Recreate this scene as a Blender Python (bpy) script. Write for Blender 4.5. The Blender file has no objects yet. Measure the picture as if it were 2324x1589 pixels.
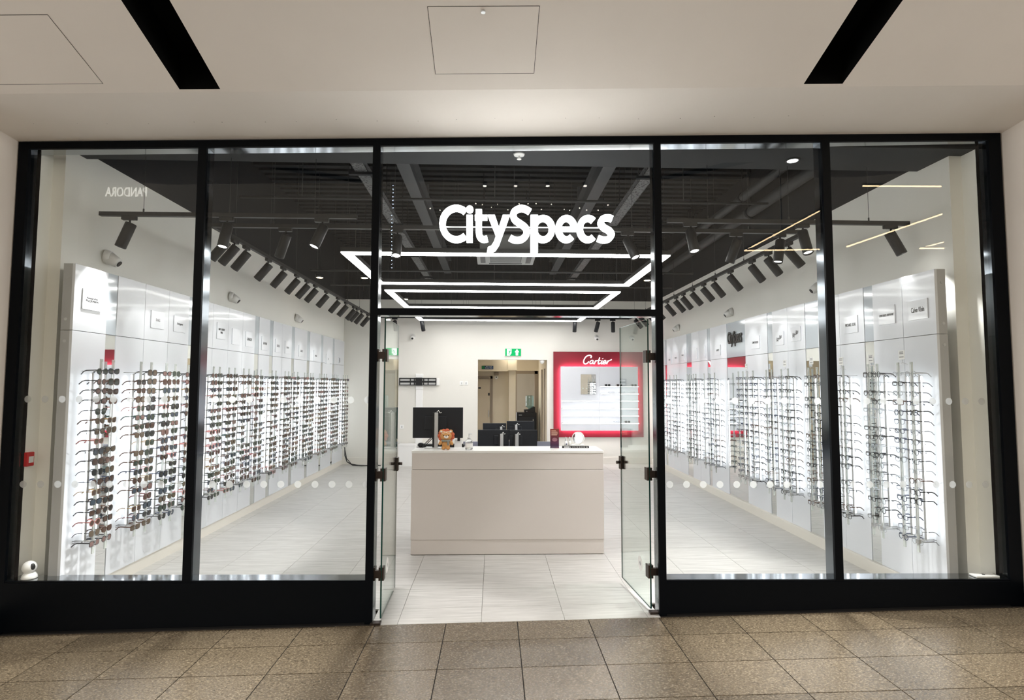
import bpy, bmesh, math, random
from mathutils import Vector, Matrix, Euler
random.seed(11)
SC = bpy.context.scene
COL = SC.collection
PI = math.pi

# ------------------------------------------------------------------ camera
IW, IH = 2324.0, 1589.0
FPX = 1285.0
VPX, VPY, ROLL = 1121.0, 874.0, 0.0047
CAM_Y, CAM_Z = -4.018, 1.62
TH = 0.018                                    # the shopfront is turned a little against the shop

def camera_axes():
    d = Vector(((VPX - IW/2)/FPX, -(VPY - IH/2)/FPX, -1.0)).normalized()
    up = Vector((math.sin(ROLL), math.cos(ROLL), 0.0))
    up = (up - d*up.dot(d)).normalized()
    xr = d.cross(up)
    return Matrix((xr, d, up))

cam_data = bpy.data.cameras.new('camera')
cam_data.sensor_fit = 'HORIZONTAL'
cam_data.sensor_width = 36.0
cam_data.lens = FPX/IW*36.0
cam_data.clip_start = 0.05
cam_data.clip_end = 200
cam = bpy.data.objects.new('camera', cam_data)
COL.objects.link(cam)
cam.matrix_world = Matrix.Translation((0, CAM_Y, CAM_Z)) @ camera_axes().to_4x4()
SC.camera = cam

# ------------------------------------------------------------------ light and exposure
EXPOSURE = 0.95
WORLD_RGB, WORLD_STRENGTH = (1.0, 0.965, 0.925), 1.56
LED_STRENGTH = 12.5          # hanging light frames
TUBE_STRENGTH = 3.8          # strips behind the display rods
FRONT_WATTS = 135.0           # spotlights on the tracks just inside the window
SPOT_WATTS = 6.0            # track spotlights
SC.view_settings.view_transform = 'Standard'
SC.view_settings.look = 'None'
SC.view_settings.exposure = EXPOSURE
SC.view_settings.gamma = 1.0
SC.view_settings.use_curve_mapping = False
world = bpy.data.worlds.new('world')
SC.world = world
world.use_nodes = True
bgn = world.node_tree.nodes.get('Background') or world.node_tree.nodes.new('ShaderNodeBackground')
bgn.inputs['Color'].default_value = (*WORLD_RGB, 1)
bgn.inputs['Strength'].default_value = WORLD_STRENGTH
SC.cycles.use_denoising = True
SC.cycles.max_bounces = 6
SC.cycles.diffuse_bounces = 4
SC.cycles.glossy_bounces = 3
SC.cycles.use_adaptive_sampling = True
SC.cycles.adaptive_threshold = 0.045
SC.cycles.transparent_max_bounces = 24
SC.cycles.caustics_reflective = False
SC.cycles.caustics_refractive = False
SC.cycles.sample_clamp_indirect = 6.0

# ------------------------------------------------------------------ materials
MATS = {}

def new_mat(name):
    m = bpy.data.materials.new(name)
    m.use_nodes = True
    nt = m.node_tree
    for n in list(nt.nodes):
        nt.nodes.remove(n)
    out = nt.nodes.new('ShaderNodeOutputMaterial')
    MATS[name] = m
    return m, nt, out

def lin(c):
    return tuple(((v/12.92) if v <= 0.04045 else ((v+0.055)/1.055)**2.4) for v in c)

def rgb(r, g, b):
    return lin((r/255, g/255, b/255))

def pmat(name, color, rough=0.5, metal=0.0, spec=0.5, coat=0.0, noise=0.0, nscale=8.0, bump=0.0, bscale=120.0,
         stretch=(1, 1, 1), emit=None, estr=0.0, trans=0.0, ior=1.45, alpha=1.0, aniso=0.0):
    """principled surface with a little procedural tone variation and fine relief"""
    if name in MATS:
        return MATS[name]
    m, nt, out = new_mat(name)
    N, L = nt.nodes, nt.links
    p = N.new('ShaderNodeBsdfPrincipled')
    L.new(p.outputs[0], out.inputs[0])
    p.inputs['Base Color'].default_value = (*color, 1)
    p.inputs['Roughness'].default_value = rough
    p.inputs['Metallic'].default_value = metal
    p.inputs['Specular IOR Level'].default_value = spec
    p.inputs['Coat Weight'].default_value = coat
    p.inputs['Coat Roughness'].default_value = 0.05
    p.inputs['Transmission Weight'].default_value = trans
    p.inputs['IOR'].default_value = ior
    p.inputs['Alpha'].default_value = alpha
    p.inputs['Anisotropic'].default_value = aniso
    if emit:
        p.inputs['Emission Color'].default_value = (*emit, 1)
        p.inputs['Emission Strength'].default_value = estr
    geo = N.new('ShaderNodeNewGeometry')
    mp = N.new('ShaderNodeMapping')
    mp.inputs['Scale'].default_value = stretch
    L.new(geo.outputs['Position'], mp.inputs['Vector'])
    nz = N.new('ShaderNodeTexNoise')
    nz.inputs['Scale'].default_value = nscale
    nz.inputs['Detail'].default_value = 4
    L.new(mp.outputs[0], nz.inputs['Vector'])
    mr = N.new('ShaderNodeMapRange')
    a = max(noise, 0.01)
    mr.inputs['To Min'].default_value = 1 - a
    mr.inputs['To Max'].default_value = 1 + a
    L.new(nz.outputs['Fac'], mr.inputs['Value'])
    mx = N.new('ShaderNodeMix')
    mx.data_type = 'RGBA'
    mx.blend_type = 'MULTIPLY'
    mx.inputs[0].default_value = 1.0
    mx.inputs[6].default_value = (*color, 1)
    L.new(mr.outputs[0], mx.inputs[7])
    L.new(mx.outputs[2], p.inputs['Base Color'])
    if bump > 0:
        nb = N.new('ShaderNodeTexNoise')
        nb.inputs['Scale'].default_value = bscale
        nb.inputs['Detail'].default_value = 3
        L.new(mp.outputs[0], nb.inputs['Vector'])
        bp = N.new('ShaderNodeBump')
        bp.inputs['Strength'].default_value = bump
        bp.inputs['Distance'].default_value = 0.002
        L.new(nb.outputs['Fac'], bp.inputs['Height'])
        L.new(bp.outputs[0], p.inputs['Normal'])
    return m

def emat(name, color, strength):
    if name in MATS:
        return MATS[name]
    m, nt, out = new_mat(name)
    e = nt.nodes.new('ShaderNodeEmission')
    e.inputs[0].default_value = (*color, 1)
    e.inputs[1].default_value = strength
    nt.links.new(e.outputs[0], out.inputs[0])
    return m

def glass_mat(name, tint=(0.96, 0.98, 0.97), refl=1.0, rough=0.0, base=0.022):
    """thin sheet glass: light passes straight, mirror reflection grows at grazing angles"""
    if name in MATS:
        return MATS[name]
    m, nt, out = new_mat(name)
    N, L = nt.nodes, nt.links
    t = N.new('ShaderNodeBsdfTransparent')
    t.inputs[0].default_value = (*tint, 1)
    g = N.new('ShaderNodeBsdfGlossy')
    g.inputs['Roughness'].default_value = rough
    g.inputs['Color'].default_value = (refl, refl, refl, 1)
    lw = N.new('ShaderNodeLayerWeight')
    lw.inputs['Blend'].default_value = 0.5
    pw = N.new('ShaderNodeMath'); pw.operation = 'POWER'; pw.inputs[1].default_value = 5.0
    L.new(lw.outputs['Facing'], pw.inputs[0])
    fr = N.new('ShaderNodeMath'); fr.operation = 'MULTIPLY_ADD'; fr.inputs[1].default_value = 0.93; fr.inputs[2].default_value = base
    L.new(pw.outputs[0], fr.inputs[0])
    mx = N.new('ShaderNodeMixShader')
    L.new(fr.outputs[0], mx.inputs[0])
    L.new(t.outputs[0], mx.inputs[1])
    L.new(g.outputs[0], mx.inputs[2])
    L.new(mx.outputs[0], out.inputs[0])
    return m

def stone_mat():
    """polished brown granite of the mall: mottled tan and brown with short dark flecks"""
    m, nt, out = new_mat('mall_granite')
    N, L = nt.nodes, nt.links
    p = N.new('ShaderNodeBsdfPrincipled')
    L.new(p.outputs[0], out.inputs[0])
    geo = N.new('ShaderNodeNewGeometry')
    oi = N.new('ShaderNodeObjectInfo')
    def mapped(scale):
        mp = N.new('ShaderNodeMapping')
        mp.inputs['Scale'].default_value = scale
        L.new(geo.outputs['Position'], mp.inputs['Vector'])
        return mp
    mp1 = mapped((1, 1.6, 1))
    n1 = N.new('ShaderNodeTexNoise'); n1.inputs['Scale'].default_value = 75; n1.inputs['Detail'].default_value = 10; n1.inputs['Roughness'].default_value = 0.68
    L.new(mp1.outputs[0], n1.inputs['Vector'])
    cr = N.new('ShaderNodeValToRGB')
    cr.color_ramp.elements[0].position = 0.30; cr.color_ramp.elements[0].color = (*rgb(50, 43, 35), 1)
    cr.color_ramp.elements[1].position = 0.72; cr.color_ramp.elements[1].color = (*rgb(142, 128, 104), 1)
    e = cr.color_ramp.elements.new(0.5); e.color = (*rgb(106, 94, 77), 1)
    L.new(n1.outputs['Fac'], cr.inputs[0])
    # short dark flecks
    mp2 = mapped((1, 2.6, 1))
    n2 = N.new('ShaderNodeTexNoise'); n2.inputs['Scale'].default_value = 85; n2.inputs['Detail'].default_value = 2; n2.inputs['Distortion'].default_value = 1.6
    L.new(mp2.outputs[0], n2.inputs['Vector'])
    r2 = N.new('ShaderNodeValToRGB')
    r2.color_ramp.elements[0].position = 0.35; r2.color_ramp.elements[0].color = (0.22, 0.20, 0.18, 1)
    r2.color_ramp.elements[1].position = 0.45; r2.color_ramp.elements[1].color = (1, 1, 1, 1)
    L.new(n2.outputs['Fac'], r2.inputs[0])
    mu = N.new('ShaderNodeMix'); mu.data_type = 'RGBA'; mu.blend_type = 'MULTIPLY'; mu.inputs[0].default_value = 0.85
    L.new(cr.outputs[0], mu.inputs[6]); L.new(r2.outputs[0], mu.inputs[7])
    # each slab a little lighter or darker
    mr = N.new('ShaderNodeMapRange'); mr.inputs['To Min'].default_value = 0.84; mr.inputs['To Max'].default_value = 1.12
    L.new(oi.outputs['Random'], mr.inputs['Value'])
    mv = N.new('ShaderNodeMix'); mv.data_type = 'RGBA'; mv.blend_type = 'MULTIPLY'; mv.inputs[0].default_value = 1
    L.new(mu.outputs[2], mv.inputs[6]); L.new(mr.outputs[0], mv.inputs[7])
    L.new(mv.outputs[2], p.inputs['Base Color'])
    rr = N.new('ShaderNodeMapRange'); rr.inputs['To Min'].default_value = 0.16; rr.inputs['To Max'].default_value = 0.36
    L.new(n1.outputs['Fac'], rr.inputs['Value']); L.new(rr.outputs[0], p.inputs['Roughness'])
    bp = N.new('ShaderNodeBump'); bp.inputs['Strength'].default_value = 0.14; bp.inputs['Distance'].default_value = 0.003
    L.new(n2.outputs['Fac'], bp.inputs['Height']); L.new(bp.outputs[0], p.inputs['Normal'])
    return m

def shop_tile_mat():
    """pale porcelain with faint streaks running across the shop"""
    m, nt, out = new_mat('shop_porcelain')
    N, L = nt.nodes, nt.links
    p = N.new('ShaderNodeBsdfPrincipled')
    L.new(p.outputs[0], out.inputs[0])
    geo = N.new('ShaderNodeNewGeometry')
    oi = N.new('ShaderNodeObjectInfo')
    ad = N.new('ShaderNodeVectorMath'); ad.operation = 'MULTIPLY_ADD'
    sc = N.new('ShaderNodeCombineXYZ'); 
    for k in range(3): L.new(oi.outputs['Random'], sc.inputs[k])
    ad.inputs[1].default_value = (37, 53, 11)
    L.new(sc.outputs[0], ad.inputs[0]); L.new(geo.outputs['Position'], ad.inputs[2])
    mp = N.new('ShaderNodeMapping'); mp.inputs['Scale'].default_value = (1.2, 14, 1)
    L.new(ad.outputs[0], mp.inputs['Vector'])
    nz = N.new('ShaderNodeTexNoise'); nz.inputs['Scale'].default_value = 3.0; nz.inputs['Detail'].default_value = 6; nz.inputs['Roughness'].default_value = 0.6
    L.new(mp.outputs[0], nz.inputs['Vector'])
    cr = N.new('ShaderNodeValToRGB')
    cr.color_ramp.elements[0].position = 0.3; cr.color_ramp.elements[0].color = (*rgb(176, 174, 170), 1)
    cr.color_ramp.elements[1].position = 0.7; cr.color_ramp.elements[1].color = (*rgb(203, 201, 197), 1)
    L.new(nz.outputs['Fac'], cr.inputs[0])
    L.new(cr.outputs[0], p.inputs['Base Color'])
    p.inputs['Roughness'].default_value = 0.42
    bp = N.new('ShaderNodeBump'); bp.inputs['Strength'].default_value = 0.05; bp.inputs['Distance'].default_value = 0.002
    L.new(nz.outputs['Fac'], bp.inputs['Height']); L.new(bp.outputs[0], p.inputs['Normal'])
    return m

def perforated_mat():
    """galvanised tray with punched holes"""
    m, nt, out = new_mat('perforated_tray')
    N, L = nt.nodes, nt.links
    p = N.new('ShaderNodeBsdfPrincipled')
    L.new(p.outputs[0], out.inputs[0])
    p.inputs['Roughness'].default_value = 0.6
    geo = N.new('ShaderNodeNewGeometry')
    vo = N.new('ShaderNodeTexVoronoi'); vo.inputs['Scale'].default_value = 38
    L.new(geo.outputs['Position'], vo.inputs['Vector'])
    cr = N.new('ShaderNodeValToRGB')
    cr.color_ramp.elements[0].position = 0.34; cr.color_ramp.elements[0].color = (0.006, 0.007, 0.008, 1)
    cr.color_ramp.elements[1].position = 0.42; cr.color_ramp.elements[1].color = (0.10, 0.105, 0.11, 1)
    L.new(vo.outputs['Distance'], cr.inputs[0])
    L.new(cr.outputs[0], p.inputs['Base Color'])
    return m

M_STONE = stone_mat()
M_TILE = shop_tile_mat()
M_PERF = perforated_mat()
M_GROUT_D = pmat('dark_grout', rgb(28, 24, 20), 0.9, noise=0.15, nscale=30)
M_GROUT_L = pmat('pale_grout', rgb(150, 146, 140), 0.9, noise=0.08, nscale=30)
M_PLASTER = pmat('mall_plaster', rgb(242, 235, 227), 0.85, noise=0.03, nscale=2.5, bump=0.12, bscale=30, spec=0.2)
M_WALL = pmat('white_wall_paint', rgb(247, 246, 240), 0.8, noise=0.015, nscale=3, bump=0.06, bscale=60, spec=0.25)
M_CREAM = pmat('cream_wall_paint', rgb(226, 216, 196), 0.8, noise=0.02, nscale=3, bump=0.06, bscale=60, spec=0.25)
M_CEIL = pmat('dark_ceiling_paint', rgb(17, 23, 29), 0.75, noise=0.12, nscale=6, spec=0.3)
M_SOFFIT = pmat('grey_soffit_paint', rgb(50, 53, 56), 0.75, noise=0.05, nscale=5, spec=0.3)
M_BLACKSLOT = pmat('black_slot', (0.004, 0.004, 0.004), 0.95, spec=0.05)
M_FRAME = pmat('navy_black_aluminium', rgb(4, 7, 12), 0.5, spec=0.10, noise=0.06, nscale=20)
M_REVEAL = pmat('glossy_dark_reveal', rgb(112, 118, 124), 0.14, metal=1.0, noise=0.05, nscale=9, stretch=(1, 1, 0.15))
M_SILL = pmat('polished_sill', rgb(176, 181, 186), 0.10, metal=1.0, noise=0.06, nscale=5, stretch=(1, 0.1, 1))
M_GLASS = glass_mat('shopfront_glass')
M_DOORGLASS = glass_mat('door_glass', (0.90, 0.94, 0.92))
M_GEDGE = pmat('green_glass_edge', rgb(16, 62, 56), 0.15, spec=0.6)
def frosted(name, col, cover):
    m, nt, out = new_mat(name)
    N, L = nt.nodes, nt.links
    tl = N.new('ShaderNodeBsdfTranslucent'); tl.inputs[0].default_value = (*col, 1)
    df = N.new('ShaderNodeBsdfDiffuse'); df.inputs[0].default_value = (*col, 1)
    tr = N.new('ShaderNodeBsdfTransparent')
    nz = N.new('ShaderNodeTexNoise'); nz.inputs['Scale'].default_value = 400
    mr = N.new('ShaderNodeMapRange'); mr.inputs['To Min'].default_value = cover-0.04; mr.inputs['To Max'].default_value = cover+0.04
    L.new(nz.outputs['Fac'], mr.inputs['Value'])
    a = N.new('ShaderNodeMixShader'); a.inputs[0].default_value = 0.4
    L.new(tl.outputs[0], a.inputs[1]); L.new(df.outputs[0], a.inputs[2])
    b = N.new('ShaderNodeMixShader'); L.new(mr.outputs[0], b.inputs[0])
    L.new(tr.outputs[0], b.inputs[1]); L.new(a.outputs[0], b.inputs[2]); L.new(b.outputs[0], out.inputs[0])
    return m
M_DOT = frosted('frosted_dot', (0.74, 0.76, 0.76), 0.72)
M_BRONZE = pmat('bronze_fitting', rgb(62, 54, 50), 0.35, metal=0.7, noise=0.06, nscale=40)
M_PANEL = pmat('white_gloss_panel', rgb(222, 225, 231), 0.22, spec=0.45, coat=0.15, noise=0.008, nscale=2)
M_PANELEDGE = pmat('grey_panel_edge', rgb(176, 177, 178), 0.5, noise=0.03, nscale=5)
M_GREYGLOSS = pmat('pale_grey_gloss_board', rgb(184, 192, 200), 0.10, spec=0.6, coat=0.6, noise=0.01)
M_MIRROR = pmat('mirror', (0.80, 0.82, 0.82), 0.015, metal=1.0, noise=0.01)
M_ALU = pmat('brushed_aluminium', rgb(205, 206, 206), 0.38, metal=0.9, noise=0.05, nscale=20, stretch=(8, 8, 0.4))
M_ACRYL = pmat('clear_grey_acrylic', rgb(214, 220, 216), 0.2, spec=0.5, noise=0.04, nscale=12, alpha=0.62)
M_STEELW = pmat('bright_wire', rgb(190, 190, 190), 0.3, metal=0.9, noise=0.03)
M_PLAQUE = pmat('white_plaque_acrylic', rgb(228, 231, 237), 0.12, spec=0.5, coat=0.3, noise=0.005)
M_INK = pmat('charcoal_lettering', rgb(52, 52, 54), 0.6, noise=0.05)
M_BLACK = pmat('black_satin', rgb(17, 18, 20), 0.45, noise=0.08, nscale=20)
M_SPOT = pmat('black_spot_metal', rgb(22, 23, 25), 0.5, noise=0.1, nscale=30, spec=0.4)
M_SCREENBACK = pmat('dark_monitor_plastic', rgb(24, 28, 34), 0.42, noise=0.08, nscale=12)
M_SILVER = pmat('silver_plastic', rgb(196, 198, 198), 0.35, metal=0.3, noise=0.03)
M_WHITE = pmat('white_plastic', rgb(238, 238, 236), 0.35, noise=0.01)
M_DESK = pmat('warm_white_laminate', rgb(210, 204, 200), 0.4, spec=0.35, noise=0.008, nscale=2)
M_DESKTOP = pmat('white_laminate_top', rgb(228, 228, 225), 0.3, noise=0.01)
M_SEAM = pmat('seam_shadow', rgb(60, 56, 52), 0.9)
M_SKIRT = pmat('pale_skirting', rgb(224, 220, 212), 0.6, noise=0.02)
M_WIRE = pmat('thin_black_wire', rgb(40, 40, 42), 0.5)
E_LED = emat('light_frame_diffuser', (1.0, 0.985, 0.96), LED_STRENGTH)
E_TUBE = emat('rod_strip_diffuser', (0.94, 0.97, 1.0), TUBE_STRENGTH)
E_SPOT = emat('spot_lens_glow', (1.0, 0.97, 0.93), 6.0)
E_SIGN = emat('sign_letter_face', (1.0, 1.0, 1.0), 8.0)
E_WARM = emat('warm_linear_light', (1.0, 0.72, 0.42), 26.0)
E_DOWN = emat('warm_downlight', (1.0, 0.80, 0.55), 6.0)

# ------------------------------------------------------------------ mesh helpers
class B:
    """collects faces; build() links them as one mesh object"""
    def __init__(self, fn=None):
        self.v, self.f, self.mi, self.fn, self.sm = [], [], [], fn, []

    def add(self, vs, fs, m=0, smooth=False):
        o = len(self.v)
        self.v += [tuple(p) for p in vs]
        for fc in fs:
            self.f.append(tuple(i + o for i in fc)); self.mi.append(m); self.sm.append(smooth)
        return self

    def hexa(self, p, m=0):
        # p: 4 bottom corners (ccw from above) then 4 top corners
        return self.add(p, [(3, 2, 1, 0), (4, 5, 6, 7), (0, 1, 5, 4), (1, 2, 6, 5), (2, 3, 7, 6), (3, 0, 4, 7)], m)

    def box(self, x0, x1, y0, y1, z0, z1, m=0):
        x0, x1 = min(x0, x1), max(x0, x1); y0, y1 = min(y0, y1), max(y0, y1); z0, z1 = min(z0, z1), max(z0, z1)
        return self.hexa([(x0, y0, z0), (x1, y0, z0), (x1, y1, z0), (x0, y1, z0),
                          (x0, y0, z1), (x1, y0, z1), (x1, y1, z1), (x0, y1, z1)], m)

    def bbox(self, x0, x1, y0, y1, z0, z1, r=0.005, m=0):
        """box with chamfered edges"""
        x0, x1 = min(x0, x1), max(x0, x1); y0, y1 = min(y0, y1), max(y0, y1); z0, z1 = min(z0, z1), max(z0, z1)
        bm = bmesh.new()
        bmesh.ops.create_cube(bm, size=1.0)
        for v in bm.verts:
            v.co = ((x0+x1)/2 + v.co.x*(x1-x0), (y0+y1)/2 + v.co.y*(y1-y0), (z0+z1)/2 + v.co.z*(z1-z0))
        r = min(r, 0.45*min(x1-x0, y1-y0, z1-z0))
        bmesh.ops.bevel(bm, geom=bm.edges[:], offset=r, segments=2, affect='EDGES', profile=0.5)
        bm.verts.index_update()
        self.add([v.co[:] for v in bm.verts], [tuple(v.index for v in f.verts) for f in bm.faces], m)
        bm.free()
        return self

    def cyl(self, p0, p1, r, n=12, r1=None, caps=True, m=0, smooth=True):
        p0, p1 = Vector(p0), Vector(p1)
        r1 = r if r1 is None else r1
        d = (p1 - p0).normalized()
        a = d.orthogonal().normalized(); b = d.cross(a)
        vs = []
        for q, rr in ((p0, r), (p1, r1)):
            for i in range(n):
                t = 2*PI*i/n
                vs.append(q + a*math.cos(t)*rr + b*math.sin(t)*rr)
        fs = [(i, (i+1) % n, n+(i+1) % n, n+i) for i in range(n)]
        self.add(vs, fs, m, smooth)
        if caps:
            self.add(vs, [tuple(range(n-1, -1, -1)), tuple(range(n, 2*n))], m)
        return self

    def tube(self, pts, r, n=6, closed=False, m=0, flat=None):
        """sweep a round (or flattened: flat = (ra, rb)) section along a polyline"""
        pts = [Vector(p) for p in pts]
        k = len(pts)
        rings = []
        prev = None
        for i, p in enumerate(pts):
            if closed:
                t = (pts[(i+1) % k] - pts[i-1])
            else:
                t = pts[min(i+1, k-1)] - pts[max(i-1, 0)]
            t.normalize()
            ref = prev if prev is not None else (Vector((0, 0, 1)) if abs(t.z) < 0.9 else Vector((1, 0, 0)))
            a = (ref - t*ref.dot(t))
            if a.length < 1e-5:
                a = t.orthogonal()
            a.normalize(); prev = a
            b = t.cross(a)
            ra, rb = flat if flat else (r, r)
            rings.append([p + a*math.cos(2*PI*j/n)*ra + b*math.sin(2*PI*j/n)*rb for j in range(n)])
        vs = [v for ring in rings for v in ring]
        fs = []
        for i in range(k if closed else k-1):
            i2 = (i+1) % k
            for j in range(n):
                fs.append((i*n+j, i*n+(j+1) % n, i2*n+(j+1) % n, i2*n+j))
        if not closed:
            fs.append(tuple(range(n-1, -1, -1))); fs.append(tuple((k-1)*n+j for j in range(n)))
        return self.add(vs, fs, m, True)

    def lathe(self, prof, c=(0, 0, 0), n=20, m=0, axis='Z'):
        vs, fs = [], []
        for (r, z) in prof:
            for i in range(n):
                t = 2*PI*i/n
                p = (r*math.cos(t), r*math.sin(t), z)
                if axis == 'Y': p = (p[0], p[2], p[1])
                if axis == 'X': p = (p[2], p[0], p[1])
                vs.append((p[0]+c[0], p[1]+c[1], p[2]+c[2]))
        for k in range(len(prof)-1):
            for i in range(n):
                fs.append((k*n+i, k*n+(i+1) % n, (k+1)*n+(i+1) % n, (k+1)*n+i))
        self.add(vs, fs, m, True)
        self.add(vs, [tuple(range(n-1, -1, -1)), tuple((len(prof)-1)*n+i for i in range(n))], m)
        return self

    def ball(self, c, r, n=14, m=0, rot=None):
        """ellipsoid; r is a number or three radii"""
        if isinstance(r, (int, float)): r = (r, r, r)
        vs, fs = [], []
        h = n//2
        for k in range(h+1):
            ph = PI*k/h
            for i in range(n):
                t = 2*PI*i/n
                p = Vector((r[0]*math.sin(ph)*math.cos(t), r[1]*math.sin(ph)*math.sin(t), r[2]*math.cos(ph)))
                if rot: p.rotate(rot)
                vs.append((p.x+c[0], p.y+c[1], p.z+c[2]))
        for k in range(h):
            for i in range(n):
                fs.append((k*n+i, (k+1)*n+i, (k+1)*n+(i+1) % n, k*n+(i+1) % n))
        return self.add(vs, fs, m, True)

    def prism(self, poly, d0, d1, axis='Y', m=0):
        """extrude an outline: axis Y -> poly (x,z); X -> poly (y,z); Z -> poly (x,y)"""
        def P(a, b, d):
            return (a, d, b) if axis == 'Y' else ((d, a, b) if axis == 'X' else (a, b, d))
        n = len(poly)
        vs = [P(a, b, d0) for a, b in poly] + [P(a, b, d1) for a, b in poly]
        fs = [tuple(range(n)), tuple(range(2*n-1, n-1, -1))] + [(i, n+i, n+(i+1) % n, (i+1) % n) for i in range(n)]
        return self.add(vs, fs, m)

    def mesh(self, name, mats, off=None):
        vs = self.v
        if self.fn: vs = [self.fn(*p) for p in vs]
        if off is not None: vs = [(p[0]-off[0], p[1]-off[1], p[2]-off[2]) for p in vs]
        me = bpy.data.meshes.new(name)
        me.from_pydata(vs, [], self.f)
        for mt in (mats if isinstance(mats, (list, tuple)) else [mats]):
            me.materials.append(mt)
        me.polygons.foreach_set('material_index', self.mi)
        me.polygons.foreach_set('use_smooth', self.sm)
        me.update()
        bm = bmesh.new(); bm.from_mesh(me)
        bmesh.ops.remove_doubles(bm, verts=bm.verts[:], dist=1e-6)
        bmesh.ops.recalc_face_normals(bm, faces=bm.faces[:])
        bm.to_mesh(me); bm.free()
        return me

    def build(self, name, mats, parent=None, local=False, **tags):
        off = None
        if parent is not None and not local:
            off = parent_loc(parent)
        o = bpy.data.objects.new(name, self.mesh(name, mats, off))
        COL.objects.link(o)
        if parent is not None: o.parent = parent
        tag(o, **tags)
        return o

LOCS = {}
def parent_loc(p):
    l = Vector((0, 0, 0))
    while p is not None:
        l += p.location
        p = p.parent
    return l

def tag(o, label=None, cat=None, group=None, kind=None):
    if label: o['label'] = label
    if cat: o['category'] = cat
    if group: o['group'] = group
    if kind: o['kind'] = kind
    return o

def thing(name, loc=(0, 0, 0), label=None, cat=None, group=None, kind=None, parent=None):
    o = bpy.data.objects.new(name, None)
    o.empty_display_size = 0.05
    COL.objects.link(o)
    o.location = loc
    if parent is not None: o.parent = parent
    return tag(o, label, cat, group, kind)

def link_mesh(name, me, parent=None, loc=(0, 0, 0), rot=None, **tags):
    o = bpy.data.objects.new(name, me)
    COL.objects.link(o)
    o.location = loc
    if rot is not None: o.rotation_euler = rot
    if parent is not None: o.parent = parent
    return tag(o, **tags)

def copy_tree(o, parent=None):
    c = o.copy(); COL.objects.link(c); c.parent = parent
    for ch in list(o.children):
        copy_tree(ch, c)
    return c

ORD = ['zeroth', 'first', 'second', 'third', 'fourth', 'fifth', 'sixth', 'seventh', 'eighth', 'ninth', 'tenth', 'eleventh', 'twelfth',
       'thirteenth', 'fourteenth', 'fifteenth', 'sixteenth', 'seventeenth', 'eighteenth', 'nineteenth', 'twentieth', 'twenty-first',
       'twenty-second', 'twenty-third', 'twenty-fourth', 'twenty-fifth', 'twenty-sixth', 'twenty-seventh', 'twenty-eighth', 'twenty-ninth',
       'thirtieth', 'thirty-first', 'thirty-second', 'thirty-third', 'thirty-fourth', 'thirty-fifth', 'thirty-sixth', 'thirty-seventh',
       'thirty-eighth', 'thirty-ninth', 'fortieth', 'forty-first', 'forty-second']

def text_mesh(s, extrude=0.0, offset=0.0, shear=0.0, spacing=1.0, line=1.0, res=4):
    """lettering as a mesh in its own plane (x right, y up), normalised to the box 0..1 x 0..1; returns mesh and its aspect"""
    cu = bpy.data.curves.new('lettering', 'FONT')
    cu.body = s
    cu.size = 1.0
    cu.offset = offset
    cu.shear = shear
    cu.space_character = spacing
    cu.space_line = line
    cu.align_x = 'CENTER'
    cu.resolution_u = res
    ob = bpy.data.objects.new('lettering', cu)
    COL.objects.link(ob)
    dg = bpy.context.evaluated_depsgraph_get()
    me = bpy.data.meshes.new_from_object(ob.evaluated_get(dg))
    bpy.data.objects.remove(ob); bpy.data.curves.remove(cu)
    xs = [v.co.x for v in me.vertices]; ys = [v.co.y for v in me.vertices]
    x0, x1, y0, y1 = min(xs), max(xs), min(ys), max(ys)
    me2 = [((v.co.x-x0)/(x1-x0), (v.co.y-y0)/(y1-y0)) for v in me.vertices]
    faces = [tuple(p.vertices) for p in me.polygons]
    bpy.data.meshes.remove(me)
    return me2, faces, (x1-x0)/(y1-y0)

def letter_obj(name, s, place, depth, mats, parent, offset=0.0, shear=0.0, spacing=1.0, line=1.0, res=4, **tags):
    """place(u, v, w) -> world point; u,v in 0..1 over the lettering's box, w in 0..1 through its thickness"""
    pts, faces, _ = text_mesh(s, offset=offset, shear=shear, spacing=spacing, line=line, res=res)
    bm = bmesh.new()
    vs = [bm.verts.new((p[0], p[1], 0)) for p in pts]
    for f in faces:
        try: bm.faces.new([vs[i] for i in f])
        except ValueError: pass
    if depth:
        r = bmesh.ops.extrude_face_region(bm, geom=bm.faces[:])
        for g in r['geom']:
            if isinstance(g, bmesh.types.BMVert): g.co.z = 1.0
    bm.verts.index_update()
    b = B()
    b.add([place(v.co.x, v.co.y, v.co.z) for v in bm.verts], [tuple(v.index for v in f.verts) for f in bm.faces])
    bm.free()
    return b.build(name, mats, parent, **tags)

# ------------------------------------------------------------------ the setting: mall floor, ceiling, side walls
def fz(x):                                   # the mall floor climbs a little towards one side
    return 0.0245*(x - 0.17)
def FM(x, d, z):                             # shopfront coordinates: d = depth behind the front face
    return (x, d - TH*x, z)
def head_top(x): return 3.420 + 0.019*x
def head_bot(x): return 3.365 + 0.0181*x

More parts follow.
